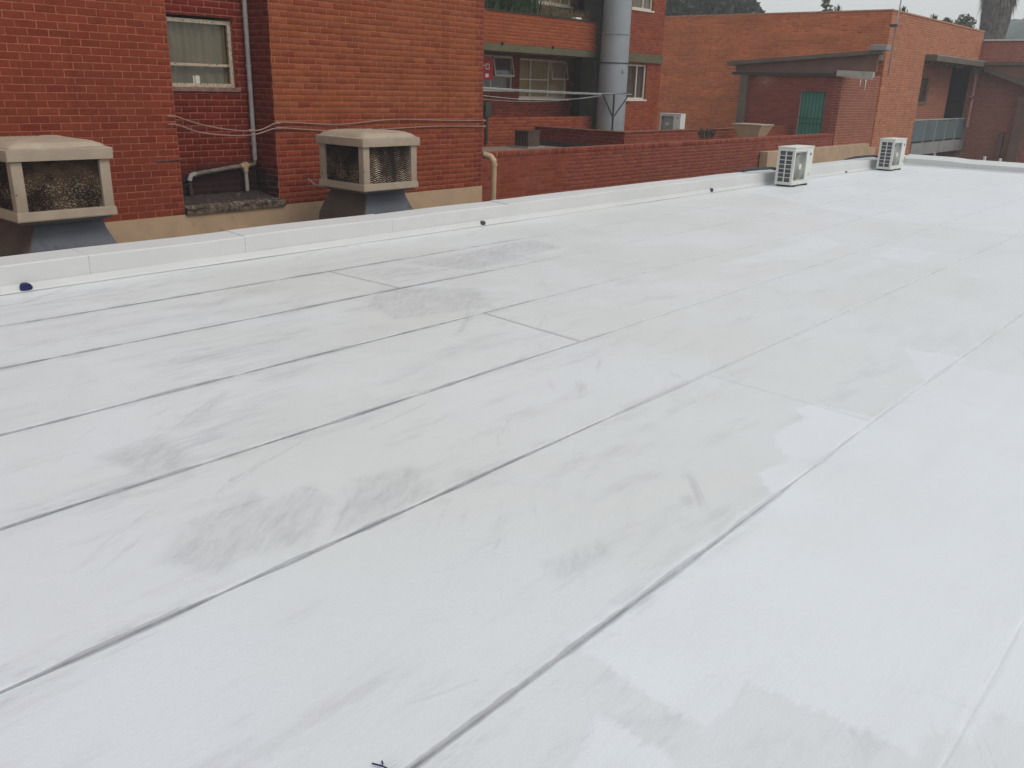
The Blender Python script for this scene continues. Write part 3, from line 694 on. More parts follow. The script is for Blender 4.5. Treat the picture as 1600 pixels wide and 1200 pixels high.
# =================================================================== EVAPORATIVE COOLERS
def relief_pad(t, face, u0, u1, z0, z1, kind, name='cooler_pad'):
    nu, nz = 120, 150; U, Z = np.meshgrid(np.linspace(u0, u1, nu), np.linspace(z0, z1, nz), indexing='ij')
    tri = np.abs(((U - u0) / .085) % 1 - .5) * 2
    if kind == 'chevron':
        tri = np.abs(((U - u0) / .12) % 1 - .5) * 2; h = .5 + .5 * np.sin(2 * PI * ((Z - z0) / .030 + tri * .95) + .8 * np.sin(U * 17) + .6 * np.sin(Z * 13 + U * 9)); h = h * (1 - .45 * (Z - z0) / (z1 - z0)) * (.9 + .1 * np.sin(U * 31 + 1 + Z * 5)); h = np.clip(h * 1.25 - .08, 0, 1)
    else:
        h = .5 + .5 * np.sin(2 * PI * (Z - z0) / .026 + 1.8 * np.sin(U * 41 + Z * 9)) * np.sin(2 * PI * U / .024 + 2 * np.sin(Z * 47)); cell = np.kron(rng.random((60, 75)), np.ones((2, 2))); h = .30 * h + .55 * np.clip((cell - .15) * 1.25, 0, 1); h = h * (1 - .5 * np.clip((Z - z0) / (z1 - z0) * 1.6 - .6, 0, 1))
    h = np.clip(h + rng.normal(0, .09, h.shape), 0, 1)
    pts = np.stack([face.p(0, 0, 0)[0] + 0 * U, U, Z], -1)
    V = np.array([face.p(u, -.045 + .016 * hh, z) for u, z, hh in zip(U.ravel(), Z.ravel(), h.ravel())]) - np.array(t.location)
    I = np.arange(nu * nz).reshape(nu, nz); F = np.stack([I[:-1, :-1], I[1:, :-1], I[1:, 1:], I[:-1, 1:]], -1).reshape(-1, 4)
    return mesh_np(name, V, F, 'pad', t, {'relief': ('FLOAT', h.ravel())})
def cooler(x0, label, kinds):
    x1, y0, y1, zb, zt = x0 + .96, 9.2, 10.15, .185, .79
    t = thing('evaporative_cooler', label, 'evaporative cooler', (x0 + .48, 9.68, -4), group='evaporative coolers standing behind the parapet')
    # corner posts + top and bottom rails
    mb = MB(); pw = .105
    for (a, b) in ((x0, x0 + pw), (x1 - pw, x1)):
        for (c, d) in ((y0, y0 + pw), (y1 - pw, y1)): part(t, MB().box(a, b, c, d, zb + .09, zt, .006), 'corner_post', 'cooler', True)
    e = .018
    rings = [[(x0 - a, y0 - a, z), (x1 + a, y0 - a, z), (x1 + a, y1 + a, z), (x0 - a, y1 + a, z)] for a, z in ((-.03, zb - .004), (.012, zb), (.016, zb + .012), (.010, zb + .088), (0, zb + .092))]
    part(t, MB().loft(rings), 'base_pan', 'cooler')
    part(t, MB().box(x0 + .03, x1 - .03, y0 + .03, y1 - .03, zb - .03, zb - .006), 'underside', 'cooler_under')
    # lid: rim with drooping skirt, soft dome with pressed X
    mb = MB(); n = 14; lid = []
    def ring(a, z, rr):
        pts = []
        for (cx, cy, s) in ((x1 + a - rr, y0 - a + rr, -PI / 2), (x1 + a - rr, y1 + a - rr, 0), (x0 - a + rr, y1 + a - rr, PI / 2), (x0 - a + rr, y0 - a + rr, PI)):
            for k in range(5): pts.append((cx + rr * math.cos(s + k * PI / 8), cy + rr * math.sin(s + k * PI / 8), z + .004 * math.sin(7 * (cx + k)) ))
        return pts
    part(t, MB().loft([ring(.028, zt - .022, .012), ring(.034, zt - .022, .014), ring(.036, zt + .05, .014), ring(.034, zt + .082, .016), ring(.016, zt + .088, .03), ring(.004, zt + .094, .04)]), 'lid_rim', 'cooler', True)
    N = 26; V, F = [], []
    for i in range(N + 1):
        for j in range(N + 1):
            a, b = 2 * i / N - 1, 2 * j / N - 1
            f = (1 - abs(a) ** 5) * (1 - abs(b) ** 5); f = max(0, f) ** .38
            r = max(abs(a), abs(b)); diag = min(abs(a - b), abs(a + b))
            z = zt + .094 + f * (.062 + .020 * (1 - r)) + .010 * math.exp(-(diag / .10) ** 2) * f * (r < .8) + .007 * mnoise.noise(Vector((a * 1.6, b * 1.6, x0)))
            V.append((x0 - .0 + (a + 1) / 2 * (x1 - x0), y0 + (b + 1) / 2 * (y1 - y0), z - .002))
    for i in range(N):
        for j in range(N): F.append(tuple(i * (N + 1) + j + q for q in (0, N + 1, N + 2, 1)))
    mesh_np('lid', np.array(V) - np.array(t.location), F, 'cooler', t, smooth=True)
    relief_pad(t, Face('-y', y0), x0 + pw + .001, x1 - pw - .001, zb + .092, zt, kinds[0])
    relief_pad(t, Face('-x', x0), -(y1 - pw - .001), -(y0 + pw + .001), zb + .092, zt, kinds[1])
    part(t, MB().box(x0 + .06, x1 - .06, y0 + .06, y1 - .0, zb + .01, zt), 'inner_tank', 'cooler_under')
    for (x, y, z) in ((x0 - .001, y1 - .05, zb + .18), (x0 + .03, y0 - .003, zb + .05), (x0 + .012, y0 - .001, .45)):
        part(t, MB().tube([(x, y - .004, z), (x, y + .004, z)], .008, 8), 'screw', 'dark_metal')
    # sheet metal duct under the cabinet
    rings, side = [], []
    for z, a, b, c, d in ((zb - .03, .21, .92, 9.42, 10.12), (.10, .20, .92, 9.42, 10.2), (.03, .19, .93, 9.40, 10.25), (-.06, .14, .965, 9.36, 10.27), (-.2, .06, 1.02, 9.3, 10.28), (-.6, .02, 1.1, 9.25, 10.28), (-3.95, .02, 1.1, 9.25, 10.28)):
        rings.append([(x0 + a, c, z), (x0 + b, c, z), (x0 + b, d, z), (x0 + a, d, z)])
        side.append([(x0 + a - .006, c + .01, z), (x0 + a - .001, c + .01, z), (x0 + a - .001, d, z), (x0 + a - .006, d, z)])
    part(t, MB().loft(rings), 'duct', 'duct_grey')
    part(t, MB().loft(side), 'duct_shade_skin', 'duct_side')  # thin skin that paints the shaded tone onto the duct's side
    part(t, MB().tube([(x0 + .05, 9.28, -.22), (x0 + .145, 9.35, -.03), (x0 + .20, 9.41, .10)], .009, 6), 'duct_seam', 'duct_side', True)
    part(t, MB().tube([(x0 + .78, 9.75, .15), (x0 + .95, 9.62, .05), (x0 + 1.02, 9.55, -.08), (x0 + 1.03, 9.5, -.3), (x0 + 1.03, 9.5, -1)], .011, 6), 'supply_hose', 'dark_metal', True)
    part(t, MB().tube([(x0 + .05, 10.5, .24), (x0 + .06, 10.35, .17), (x0 + .09, 10.15, .16), (x0 + .13, 10.0, .18)], .014, 6), 'drain_hose', 'pipe_grey', True)
    return t
cooler(3.26, 'beige rooftop cooler cut by the left edge, its front pad dark and granular', ('grain', 'grain'))
cooler(7.60, 'beige rooftop cooler in front of the middle brick wall, pads crusted in wavy chevrons', ('chevron', 'grain'))

# =================================================================== LONG BRICK WALL + FLAT ROOFS
YM = 11.47; ZM = .37
lw = thing('garden_wall', 'long low brick wall topped by an on-edge course, between the beige downpipe and the lean-to', 'wall', (12, YM, -4))
FM = Face('-y', YM); out = []
bricks(FM, 11.78, 29.45, -1.6, ZM - .112, [], PAL_WALL, out, zoff=ZM - .112 - 40 * MH, tint=lambda u, z, c: c * np.array((1, 1.0 + .25 * min(1, max(0, (u - 16) / 12)), 1 + .5 * min(1, max(0, (u - 16) / 12)))))
u = 11.78
while u < 29.4:                                     # soldier course of bricks on edge
    out.append((FM, u + .0375, ZM - .055, .068, .105, np.array(PAL_WALL[int(rng.integers(4))]) * rng.uniform(.85, 1.25), .010)); u += .0785
lay(lw, out, 300)
o = core(FM, 11.78, 29.45, -4, ZM - .004, [], .22, 'mortar_grey', 'wall', lw); o.data.transform(Matrix.Translation(-Vector(lw.location)))

fl = MB().box(11.75, 29.5, YM + .22, 19.5, -.35, .03).build('flat_roof', 'flat_roof'); tag(fl, kind='structure')
# =================================================================== SECOND LOW WALL (L-shaped)
l2 = thing('low_wall', 'dark red low brick wall with a corner on the brown flat roof before the balcony block', 'wall', (19.4, 13, 0))
FA, FB = Face('-x', 19.4), Face('-y', 13.0); out = []
bricks(FA, -15.98, -13.0, .03, .50, [], PAL_DRED + PAL_WALL[:1], out, zoff=.03)
bricks(FB, 19.4, 29.5, .03, .51, [(23.15, 24.2, .36, .6)], PAL_WALL, out, zoff=.03)
lay(l2, out, 0)
def shift(o, t): o.data.transform(Matrix.Translation(-Vector(t.location))); return o
shift(core(FA, -15.99, -13.0, .03, .505, [], .2, 'mortar_grey', 'wall', l2), l2)
shift(core(FB, 19.6, 29.5, .03, .512, [(23.15, 24.2, .34, .6)], .2, 'mortar_grey', 'wall', l2), l2)
part(l2, MB().box(19.36, 19.62, 12.97, 15.99, .506, .53).box(19.62, 23.14, 12.97, 13.22, .513, .53).box(24.21, 29.5, 12.97, 13.22, .513, .53), 'coping', 'mortar_grey')
part(l2, MB().box(19.3, 19.398, 13.1, 15.98, .031, .15), 'felt_upstand', 'felt_dark')

# brown tin cowl on the flat roof
bx = thing('roof_cowl', 'small dark brown boxed cowl on a pale slab on the flat roof', 'roof vent', (18.1, 15.2, .03))
part(bx, MB().box(17.86, 18.5, 14.95, 15.6, .031, .07, .006), 'base_slab', 'concrete')
for (a, b, c, d) in ((17.95, 18.42, 15.03, 15.06), (17.95, 17.98, 15.063, 15.5), (18.39, 18.42, 15.063, 15.5), (17.983, 18.387, 15.47, 15.5)):
    part(bx, MB().box(a, b, c, d, .071, .45), 'side_panel', 'box_brown')
part(bx, MB().box(17.92, 18.45, 15.0, 15.53, .452, .475, .004), 'lid', 'box_brown')
for i in range(4):
    part(bx, MB().box(17.945, 17.949, 15.10 + i * .1, 15.13 + i * .1, .1, .42), 'vent_slot', 'interior')

# tapered beige box behind the wall
tr = thing('duct_hopper', 'beige sheet metal hopper tapering downward behind the long brick wall', 'duct', (24.8, 12.1, .03))
part(tr, MB().loft([[(24.62, 11.84, .30), (25.12, 11.84, .30), (25.12, 12.42, .30), (24.62, 12.42, .30)], [(24.5, 11.70, .66), (25.3, 11.70, .66), (25.3, 12.62, .66), (24.5, 12.62, .66)]]), 'hopper', 'plinth')
part(tr, MB().box(24.48, 25.32, 11.68, 12.64, .661, .70, .006), 'rim', 'cooler')
part(tr, MB().box(24.7, 25.0, 11.95, 12.3, .03, .299), 'stand', 'cooler_under')
# weeds over the broken stretch of the low wall
def blades(t, name, mat, cx, cy, z, n, spread, h, w=.012, lean=.5, wx=1, wy=1):
    V, F = [], []
    for i in range(n):
        x, y = cx + rng.normal(0, spread) * wx, cy + rng.normal(0, spread) * wy; hh = h * rng.uniform(.45, 1.1); a = rng.uniform(0, 2 * PI)
        lx, ly = math.cos(a) * lean * hh * rng.uniform(.2, 1), math.sin(a) * lean * hh * rng.uniform(.2, 1); b = a + PI / 2
        ox, oy = math.cos(b) * w, math.sin(b) * w; k = len(V)
        V += [(x - ox, y - oy, z), (x + ox, y + oy, z), (x + lx * .4 + ox, y + ly * .4 + oy, z + hh * .6), (x + lx * .4 - ox, y + ly * .4 - oy, z + hh * .6), (x + lx, y + ly, z + hh * .92), (x + lx * 1.02, y + ly * 1.02, z + hh * .93)]
        F += [(k, k + 1, k + 2, k + 3), (k + 3, k + 2, k + 5, k + 4)]
    return mesh_np(name, np.array(V) - np.array(t.location) if t else V, F, mat, t)
w1 = blades(None, 'weeds', 'box_brown', 23.65, 13.0, .30, 160, .22, .26, .018, .9, 1, .3); tag(w1, 'dark dry weeds tumbling over the broken stretch of the low wall', 'weeds')

# =================================================================== BALCONY BLOCK
YB, YBR = 16.0, 17.2
b2 = thing('apartment_block', 'red brick apartment block with olive trimmed balconies behind the grey duct', 'building', (22, YB, -4))
FBf, FBr, TOP2 = Face('-y', YB), Face('-y', YBR), 6.4
out = []
bricks(FBf, 11.8, 22.05, 2.60, 3.37, [], PAL_BALC, out)
bricks(FBf, 11.8, 22.05, .03, .76, [], PAL_BALC[:2] + PAL_RED[:2], out)
WA = (18.0, 19.78, 1.46, 2.36); WB = (20.06, 22.32, 1.24, 2.33); DO = (22.62, 24.6, .05, 2.4)
WA2 = (19.6, 22.36, 3.86, 4.9); DO2 = (22.7, 24.6, 2.7, 5)
bricks(FBr, 16, 22.6, .5, 2.6, [WA, WB], PAL_DRED + PAL_RED[:2], out)
bricks(FBr, 16, 22.7, 3.0, 5.3, [WA2], [(.16, .10, .06), (.20, .13, .08), (.13, .08, .05)], out)
WR = (23.82, 24.9, 1.27, 2.31); WR2 = (23.82, 24.98, 3.9, 5.0)
bricks(FBf, 22.42, 25.72, .03, 2.36, [WR], PAL_BALC[:3] + PAL_RED[:3], out)
bricks(FBf, 22.42, 25.72, 2.62, TOP2, [WR2], PAL_WALL + PAL_BALC[:2], out)
lay(b2, out, 0)
for (f, a, b, c, d, hs, th) in ((FBf, 11.78, 22.06, 2.602, 3.372, [], .18), (FBf, 11.78, 22.06, .03, .762, [], .18), (FBr, 15.9, 22.6, .4, 2.60, [WA, WB], .2),
                                (FBr, 15.9, 22.7, 2.9, 5.3, [WA2], .2), (FBf, 22.41, 25.725, .03, TOP2, [WR, WR2], .25)):
    shift(core(f, a, b, c, d, hs, th, 'mortar_grey', 'wall', b2), b2)
part(b2, MB().box(11.8, 22.42, YB + .001, 19, 2.42, 2.598), 'balcony_slab', 'olive')
part(b2, MB().box(11.8, 22.42, YB + .19, YBR - .002, .2, .40), 'balcony_floor', 'concrete')
part(b2, MB().box(11.8, 25.7, YBR + .9, 19, -4, TOP2).box(22.6, 22.7, YBR + .21, 18.09, .05, TOP2), 'rear_mass', 'interior')
part(b2, MB().box(25.6, 25.724, YB + .26, 19, -4, TOP2).box(11.8, 25.6, 18.9, 19.05, -4, TOP2).box(11.8, 25.724, YB + .26, 19.05, TOP2, TOP2 + .1), 'rear_wall', 'brickproc')
part(b2, MB().box(11.8, 22.42, YB + .2, 19, 5.3, 5.5), 'balcony_slab', 'olive')
part(b2, MB().box(11.78, 22.06, YB - .03, YB + .2, 3.374, 3.40), 'parapet_capping', 'olive_dark')
part(b2, MB().box(22.07, 22.30, YB - .01, YB + .5, -4, TOP2), 'column', 'olive_dark')
part(b2, MB().box(22.305, 22.408, YB - .03, YB + .25, -4, TOP2), 'downpipe_chase', 'olive_dark')
part(b2, MB().box(23.0, 25.68, YB - .08, YB + .001, 2.37, 2.615), 'lintel_slab', 'olive')
part(b2, MB().box(22.28, 22.40, YB - .06, YB - .03, 2.0, 2.35), 'junction_box', 'gutter_pale')
window(b2, FBr, *WA, mull=[18.9], trans=[(18, 19.78, 1.80)], fr=.04, curtain='dark_curtain', sashes=[(18.95, 19.76, 1.80, 2.34)])
window(b2, FBr, *WB, mull=[20.62, 21.46], trans=[(20.06, 21.46, 1.76)], fr=.05, curtain='curtain_pale', sashes=[(21.5, 22.3, 1.76, 2.30)])
window(b2, FBr, *WA2, mull=[20.5, 21.4, 21.9], fr=.05, curtain='curtain_pale')
window(b2, FBf, *WR, mull=[24.42], fr=.05, curtain='dark_curtain')
window(b2, FBf, *WR2, mull=[24.5], fr=.05, curtain='curtain')
part(b2, MB().tube([(x, YB - .015, 2.60) for x in (17.9, 17.93)], .04, 8).tube([(x, YB - .015, 2.60) for x in (20.0, 20.03)], .04, 8), 'weep_stain_bracket', 'interior')
sg = thing('fire_sign', 'red fire equipment sign with white symbols on the lower balcony wall', 'sign', (18.0, 16.75, 1.7))
part(sg, MB().box(17.70, 18.40, 16.72, 16.75, 1.70, 2.27, .003), 'sign_plate', 'red_sign')
part(sg, MB().box(18.09, 18.24, 16.714, 16.718, 1.975, 1.995).box(18.09, 18.24, 16.714, 16.718, 2.095, 2.115).box(18.09, 18.112, 16.714, 16.718, 1.996, 2.094).box(18.218, 18.24, 16.714, 16.718, 1.996, 2.094).box(17.98, 18.089, 16.714, 16.718, 2.06, 2.08), 'hose_symbol', 'white_paint')
part(sg, MB().box(18.08, 18.21, 16.714, 16.718, 1.77, 1.865), 'white_panel', 'white_paint')
pb = thing('meter_post', 'small dark olive box post on the brown wall just right of the nearest building', 'post', (17.33, 16.0, .7))
part(pb, MB().box(17.23, 17.46, YB - .10, YB - .02, .80, 1.16, .006), 'box', 'olive_dark')
part(pb, MB().box(17.3, 17.38, YB - .07, YB - .03, .10, .799), 'post', 'olive_dark')

# balcony plants
def plant(x, label, mat, n, h, pot=None, dry=False):
    t = thing('potted_plant', label, 'plant', (x, 16.32, 3.0), group='plants lined along the upper balcony')
    part(t, MB().tube([(x, 16.32, 3.01), (x, 16.32, 3.28)], [.12, .16], 12), 'pot', pot or 'box_brown', True)
    blades(t, 'foliage', mat, x, 16.3, 3.25, n, .17, h, .02 if not dry else .008, .6, 1.4, .3)
plant(17.55, 'short mint potted plant at the left end of the upper balcony', 'leaf_balcony', 60, .45, 'pot_green')
plant(18.15, 'broad leaved green plant on the upper balcony above the red brick band, second from left', 'leaf_balcony', 150, .8)
plant(18.75, 'tall upright green plant on the upper balcony, third from left', 'leaf_balcony', 170, 1.0)
plant(19.3, 'leafy plant with pale stems right before the balcony window', 'leaf_balcony', 140, .9)
plant(20.0, 'dry brown twiggy plant under the left part of the upper balcony window', 'leaf_dry', 150, .6, dry=True)
plant(20.9, 'dry straggling plant under the middle of the upper balcony window', 'leaf_dry', 160, .5, dry=True)
plant(21.7, 'dry reddish plant beside the dark upper balcony doorway', 'leaf_dry', 120, .5, dry=True)
cupo = MB().box(21.05, 21.3, YB + .0, YB + .16, 3.402, 3.45, .01).build('white_tray', 'white_paint'); tag(cupo, 'small white tray lying on the upper balcony wall', 'tray')

# big round ventilation duct
vd = thing('ventilation_duct', 'tall round grey ventilation duct climbing the apartment block', 'duct', (22.25, 15.45, .03))
part(vd, MB().tube([(22.25, 15.45, .03), (22.25, 15.45, 2.28)], .42, 28), 'duct_section', 'big_duct', True)
part(vd, MB().tube([(22.25, 15.45, 2.285), (22.25, 15.45, 3.06)], .412, 28), 'duct_section', 'big_duct', True)
part(vd, MB().tube([(22.25, 15.45, 3.065), (22.25, 15.45, 6.8)], .405, 28), 'duct_section', 'big_duct', True)
for z in (2.27, 3.06): part(vd, MB().tube([(22.25, 15.45, z - .012), (22.25, 15.45, z + .02)], .432, 28), 'joint_band', 'dark_metal' if z < 3 else 'big_duct', True)
part(vd, MB().box(22.1, 22.2, 15.018, 15.03, 2.02, 2.10), 'inspection_plate', 'big_duct')
# clothes line
cl = thing('clothes_line', 'dark Y-armed post strung with white washing lines before the grey duct', 'clothes line', (21.0, 14.5, .03))
part(cl, MB().tube([(21.0, 14.5, .03), (20.98, 14.5, 1.42)], .028, 8), 'post', 'dark_metal')
for dx in (-.55, .78): part(cl, MB().tube([(20.99, 14.5, .80), (20.98 + dx, 14.5, 1.42 + (.03 if dx > 0 else 0))], .020, 8), 'brace', 'dark_metal')
part(cl, MB().tube([(20.40, 14.5, 1.42), (21.85, 14.5, 1.46)], .020, 8), 'crossarm', 'dark_metal')
def line(p, q, sag, r=.010):
    p, q = Vector(p), Vector(q); return MB().tube([p.lerp(q, t) - Vector((0, 0, sag * 4 * t * (1 - t))) for t in np.linspace(0, 1, 14)], r, 5)
for (z0, x1, sag, r, yy) in ((1.53, 21.8, .02, .011, 14.45), (1.52, 21.6, .045, .013, 14.5), (1.50, 21.2, .04, .011, 14.55), (1.37, 20.9, .14, .008, 14.5), (1.29, 20.7, .14, .006, 14.6)):
    part(cl, line((15.3, yy, z0), (x1, yy, 1.43), sag, r), 'line', 'rail')

# =================================================================== OUTDOOR AIR CONDITIONERS
def ac_unit(label):
    t = thing('air_conditioner', label, 'air conditioner', (0, 0, 0), group='white outdoor air conditioner units')
    W, D, Z0, Z1 = .80, .32, .03, .67
    G = (.05, .50)       # fan opening span in x
    zc, xc, R0 = .345, .285, .225
    # shell with a recessed front bay on the fan side and an open left side
    mb = MB()
    mb.box(0, W, D - .012, D, Z0, Z1)                           # back
    mb.box(W - .012, W, .012, D - .013, Z0, Z1 - .001)          # right
    mb.box(0, W, .0, D - .013, Z0, Z0 + .02)                    # bottom
    mb.box(.012, W - .013, .012, D - .013, Z1 - .02, Z1 - .002)
    mb.box(0, .03, 0, .012, Z0 + .021, Z1 - .003); mb.box(.54, W, 0, .011, Z0 + .021, Z1 - .003)
    mb.box(.031, .539, 0, .012, Z0 + .021, Z0 + .065); mb.box(.031, .539, 0, .012, Z1 - .055, Z1 - .003)
    mb.box(0, .012, .013, .045, Z0 + .021, Z1 - .003); mb.box(0, .012, D - .045, D - .013, Z0 + .021, Z1 - .003)
    mb.box(0, .012, .046, D - .046, Z1 - .055, Z1 - .003); mb.box(0, .012, .046, D - .046, Z0 + .021, Z0 + .05)
    mb.build('casing', 'ac_white', t)
    MB().box(-.012, W + .012, -.012, D + .012, Z1 - .001, Z1 + .022, .008).build('top_cover', 'ac_white', t, True)
    MB().box(.02, .70, D - .075, D - .02, Z0 + .03, Z1 - .03).box(.018, .05, .05, D - .08, Z0 + .03, Z1 - .03).build('condenser_fins', 'ac_dark', t)
    # side lattice
    mb = MB(); zs = np.linspace(Z0 + .052, Z1 - .057, 8)
    for z in zs[1:-1]: mb.box(-.004, .010, .047, D - .047, z - .006, z + .006)
    mb.box(-.007, .008, D / 2 - .009, D / 2 + .009, Z0 + .051, Z1 - .056); mb.build('side_lattice', 'ac_white', t)
    # front grille: square bezel set back, rings, radial bars and hub
    mb = MB(); b = mb
    for (a0, a1, c0, c1) in ((.031, .052, .096, .613), (.518, .538, .096, .613), (.053, .517, .096, .116), (.053, .517, .593, .613)): b.box(a0, a1, .003, .03, c0, c1)
    mb.build('grille_bezel', 'ac_grille', t)
    rings_mb = MB()
    for r in np.linspace(.05, .225, 12):
        pts = [(xc + r * math.cos(a), .012, zc + r * math.sin(a)) for a in np.linspace(0, 2 * PI, 33)]; rings_mb.tube(pts, .0026, 4, cap=False)
    for k in range(12):
        a = k * PI / 6; rings_mb.tube([(xc + .03 * math.cos(a), .014, zc + .03 * math.sin(a)), (xc + .232 * math.cos(a + .3), .014, zc + .245 * math.sin(a + .3))], .003, 4)
    for k in range(17): 
        x = .056 + k * .0285; rings_mb.box(x, x + .004, .017, .020, .118, .592)
    rings_mb.build('fan_grille', 'ac_grille', t)
    MB().tube([(xc, -.004, zc), (xc, .016, zc)], .052, 20).build('hub_cap', 'ac_white', t, True)
    bl = MB()
    for k in range(3):
        a = k * 2 * PI / 3
        q = [(xc + r * math.cos(a + s), y, zc + r * math.sin(a + s)) for r, s, y in ((.05, -.25, .09), (.20, -.5, .07), (.21, .35, .12), (.05, .35, .13))]
        bl.loft([q, [(x, y + .004, z) for x, y, z in q]])
    bl.build('fan', 'ac_in', t)
    MB().box(.06, .53, .16, .17, .1, .62).build('fan_bay', 'ac_in', t)
    MB().tube([(.69, -.003, .55), (.69, .001, .55)], .028, 16).build('badge', 'ac_dark', t)
    MB().box(.665, .745, -.002, -.0005, .16, .225).build('rating_label', 'ac_grille', t)
    for x in (.1, .62): MB().box(x, x + .06, -.01, D + .01, 0.0, Z0 - .001).build('foot', 'dark_metal', t)
    return t
def copy_tree(o, parent=None):
    c = o.copy(); COL.objects.link(c); c.parent = parent
    for ch in list(o.children): copy_tree(ch, c)
    return c
ac1 = ac_unit('nearer white air conditioner standing on the white roof against the parapet'); ac1.location = (15.17, 6.54, .005)
ac2 = copy_tree(ac1); ac2.location = (20.55, 6.60, .005); ac2['label'] = 'farther white air conditioner in the far corner of the white roof'
ac3 = copy_tree(ac1); ac3.location = (23.0, 14.20, .34); ac3.rotation_euler = (0, 0, -PI / 2); ac3.scale = (.86, .86, .86); ac3['label'] = 'white air conditioner behind the low brick wall, right of the tall grey duct'
MB().box(.08, .14, .0, .3, -.215, -.001).box(.62, .68, .0, .3, -.215, -.001).build('stand', 'dark_metal', ac3)
for a, s in ((ac1, 0), (ac2, 1)):
    MB().tube([(.1 + .0 * s, .33, .28), (.0, .42, .30), (-.12, .56, .285), (-.3, .72, .26), (-.36, .9, .20), (-.36, 1.0, -.3)], .026, 8).build('pipe_run', 'dark_metal', a, True)

# =================================================================== FAR BIG BUILDING + LEAN-TO
b3 = thing('brick_building', 'largest far orange brick building with a dark covered veranda on its right side', 'building', (33, 11.4, -4))
FX, FY, T3 = Face('-x', 33.0), Face('-y', 11.4), 4.38
out = []
bricks(FX, -21.5, -11.4, -1, T3, [], PAL_FAR, out, tint=lambda u, z, c: c * (1 + .30 * mnoise.noise(Vector((u * .8, 0, z * 2.8)))) * np.array((1.12, .93, .72)))  # brighter, warmer tint makes up for light this side lacks
VO = (37.4, 44.95, -1.7, 3.0)
bricks(FY, 33.0, 45.0, -1.6, T3, [VO], PAL_FAR, out, tint=lambda u, z, c: c * np.array((.88, .98, 1.08)))  # pinker, duller tint puts a pale veil into the brick colour
FV = Face('-y', 12.0)
bricks(FV, 37.4, 43.35, -.2, 2.9, [(38.9, 40.5, 1.35, 2.35)], [(.30, .12, .075), (.26, .10, .065), (.33, .13, .08)], out)  # darker bricks: the veranda's shade is put into their colour
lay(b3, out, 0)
shift(core(FX, -21.5, -11.65, -4, T3, [], .25, 'mortar_far', 'wall', b3), b3)
shift(core(FY, 33.0, 45.0, -4, T3, [VO], .25, 'mortar_far', 'wall', b3), b3)
shift(core(FV, 37.41, 43.35, -.2, 2.9, [(38.9, 40.5, 1.35, 2.35)], .25, 'mortar_far', 'wall', b3), b3)
window(b3, FV, 38.9, 40.5, 1.35, 2.35, mull=[39.7], fmat='fascia', curtain='dark_curtain')
part(b3, MB().box(33.26, 45, 15.5, 21.5, -4, T3 - .02).box(33.26, 37.3, 11.66, 15.49, -4, T3 - .02).box(37.3, 43, 13.0, 15.49, -4, T3 - .02), 'rear_wing', 'brickproc')
part(b3, MB().box(37.31, 45, 11.66, 15.4, 2.92, 3.2), 'veranda_ceiling', 'fascia')
part(b3, MB().box(37.31, 45, 11.66, 15.4, -.6, -.2), 'veranda_floor', 'concrete')
part(b3, MB().box(43.0, 45.0, 15.0, 15.3, -.2, 2.9), 'passage_end', 'interior')
part(b3, MB().box(37.31, 45, 12.6, 12.8, -4, -.61), 'undercroft_shade', 'lower_roof')  # dark panel, the shade of the void under the slab painted in
part(b3, MB().box(45.01, 45.04, 11.66, 15.4, -.6, 3.2), 'passage_side', 'interior')
part(b3, MB().box(43.36, 43.42, 12.0, 15.0, -.2, 2.9), 'passage_side', 'interior')
part(b3, MB().box(32.97, 45, 11.37, 11.63, T3 + .001, T3 + .05).box(32.97, 33.28, 11.64, 21.5, T3 + .001, T3 + .05), 'parapet_capping', 'mortar_far')
part(b3, MB().box(37.35, 55, 10.95, 11.39, 2.92, 3.12), 'fascia', 'fascia')
part(b3, MB().box(37.35, 55, 10.98, 11.39, 3.121, 3.16), 'gutter', 'concrete')
part(b3, MB().prism([(10.9, 2.9), (11.39, 2.9), (11.39, 2.62), (11.2, 2.62)], 44.2, 44.9, 'x'), 'fascia_return', 'fascia')
for x in (39.2, 41.2, 43.5): part(b3, MB().box(x, x + .35, 11.7, 11.95, 2.86, 2.918), 'ceiling_light', 'concrete')
# veranda slab edge and balustrade panels
part(b3, MB().box(37.41, 44.95, 11.35, 11.66, -.66, -.2), 'slab_edge', 'concrete')
for i in range(5):
    a = 37.5 + i * 1.48
    part(b3, MB().box(a, a + 1.40, 11.42, 11.45, -.12, .66), 'balustrade_panel', 'rail_panel')
    part(b3, MB().box(a + 1.405, a + 1.45, 11.40, 11.46, -.198, .69), 'balustrade_post', 'rail')
part(b3, MB().box(37.42, 44.94, 11.40, 11.48, .691, .74), 'handrail', 'rail')
part(b3, MB().tube([(44.6, 11.30, 2.9), (44.62, 11.30, 2.5), (44.6, 11.28, .35)], .07, 10), 'salmon_downpipe', 'pipe_pink', True)
part(b3, MB().box(43.9, 44.75, 11.22, 11.34, 1.62, 1.70), 'pipe_clamp', 'conduit')

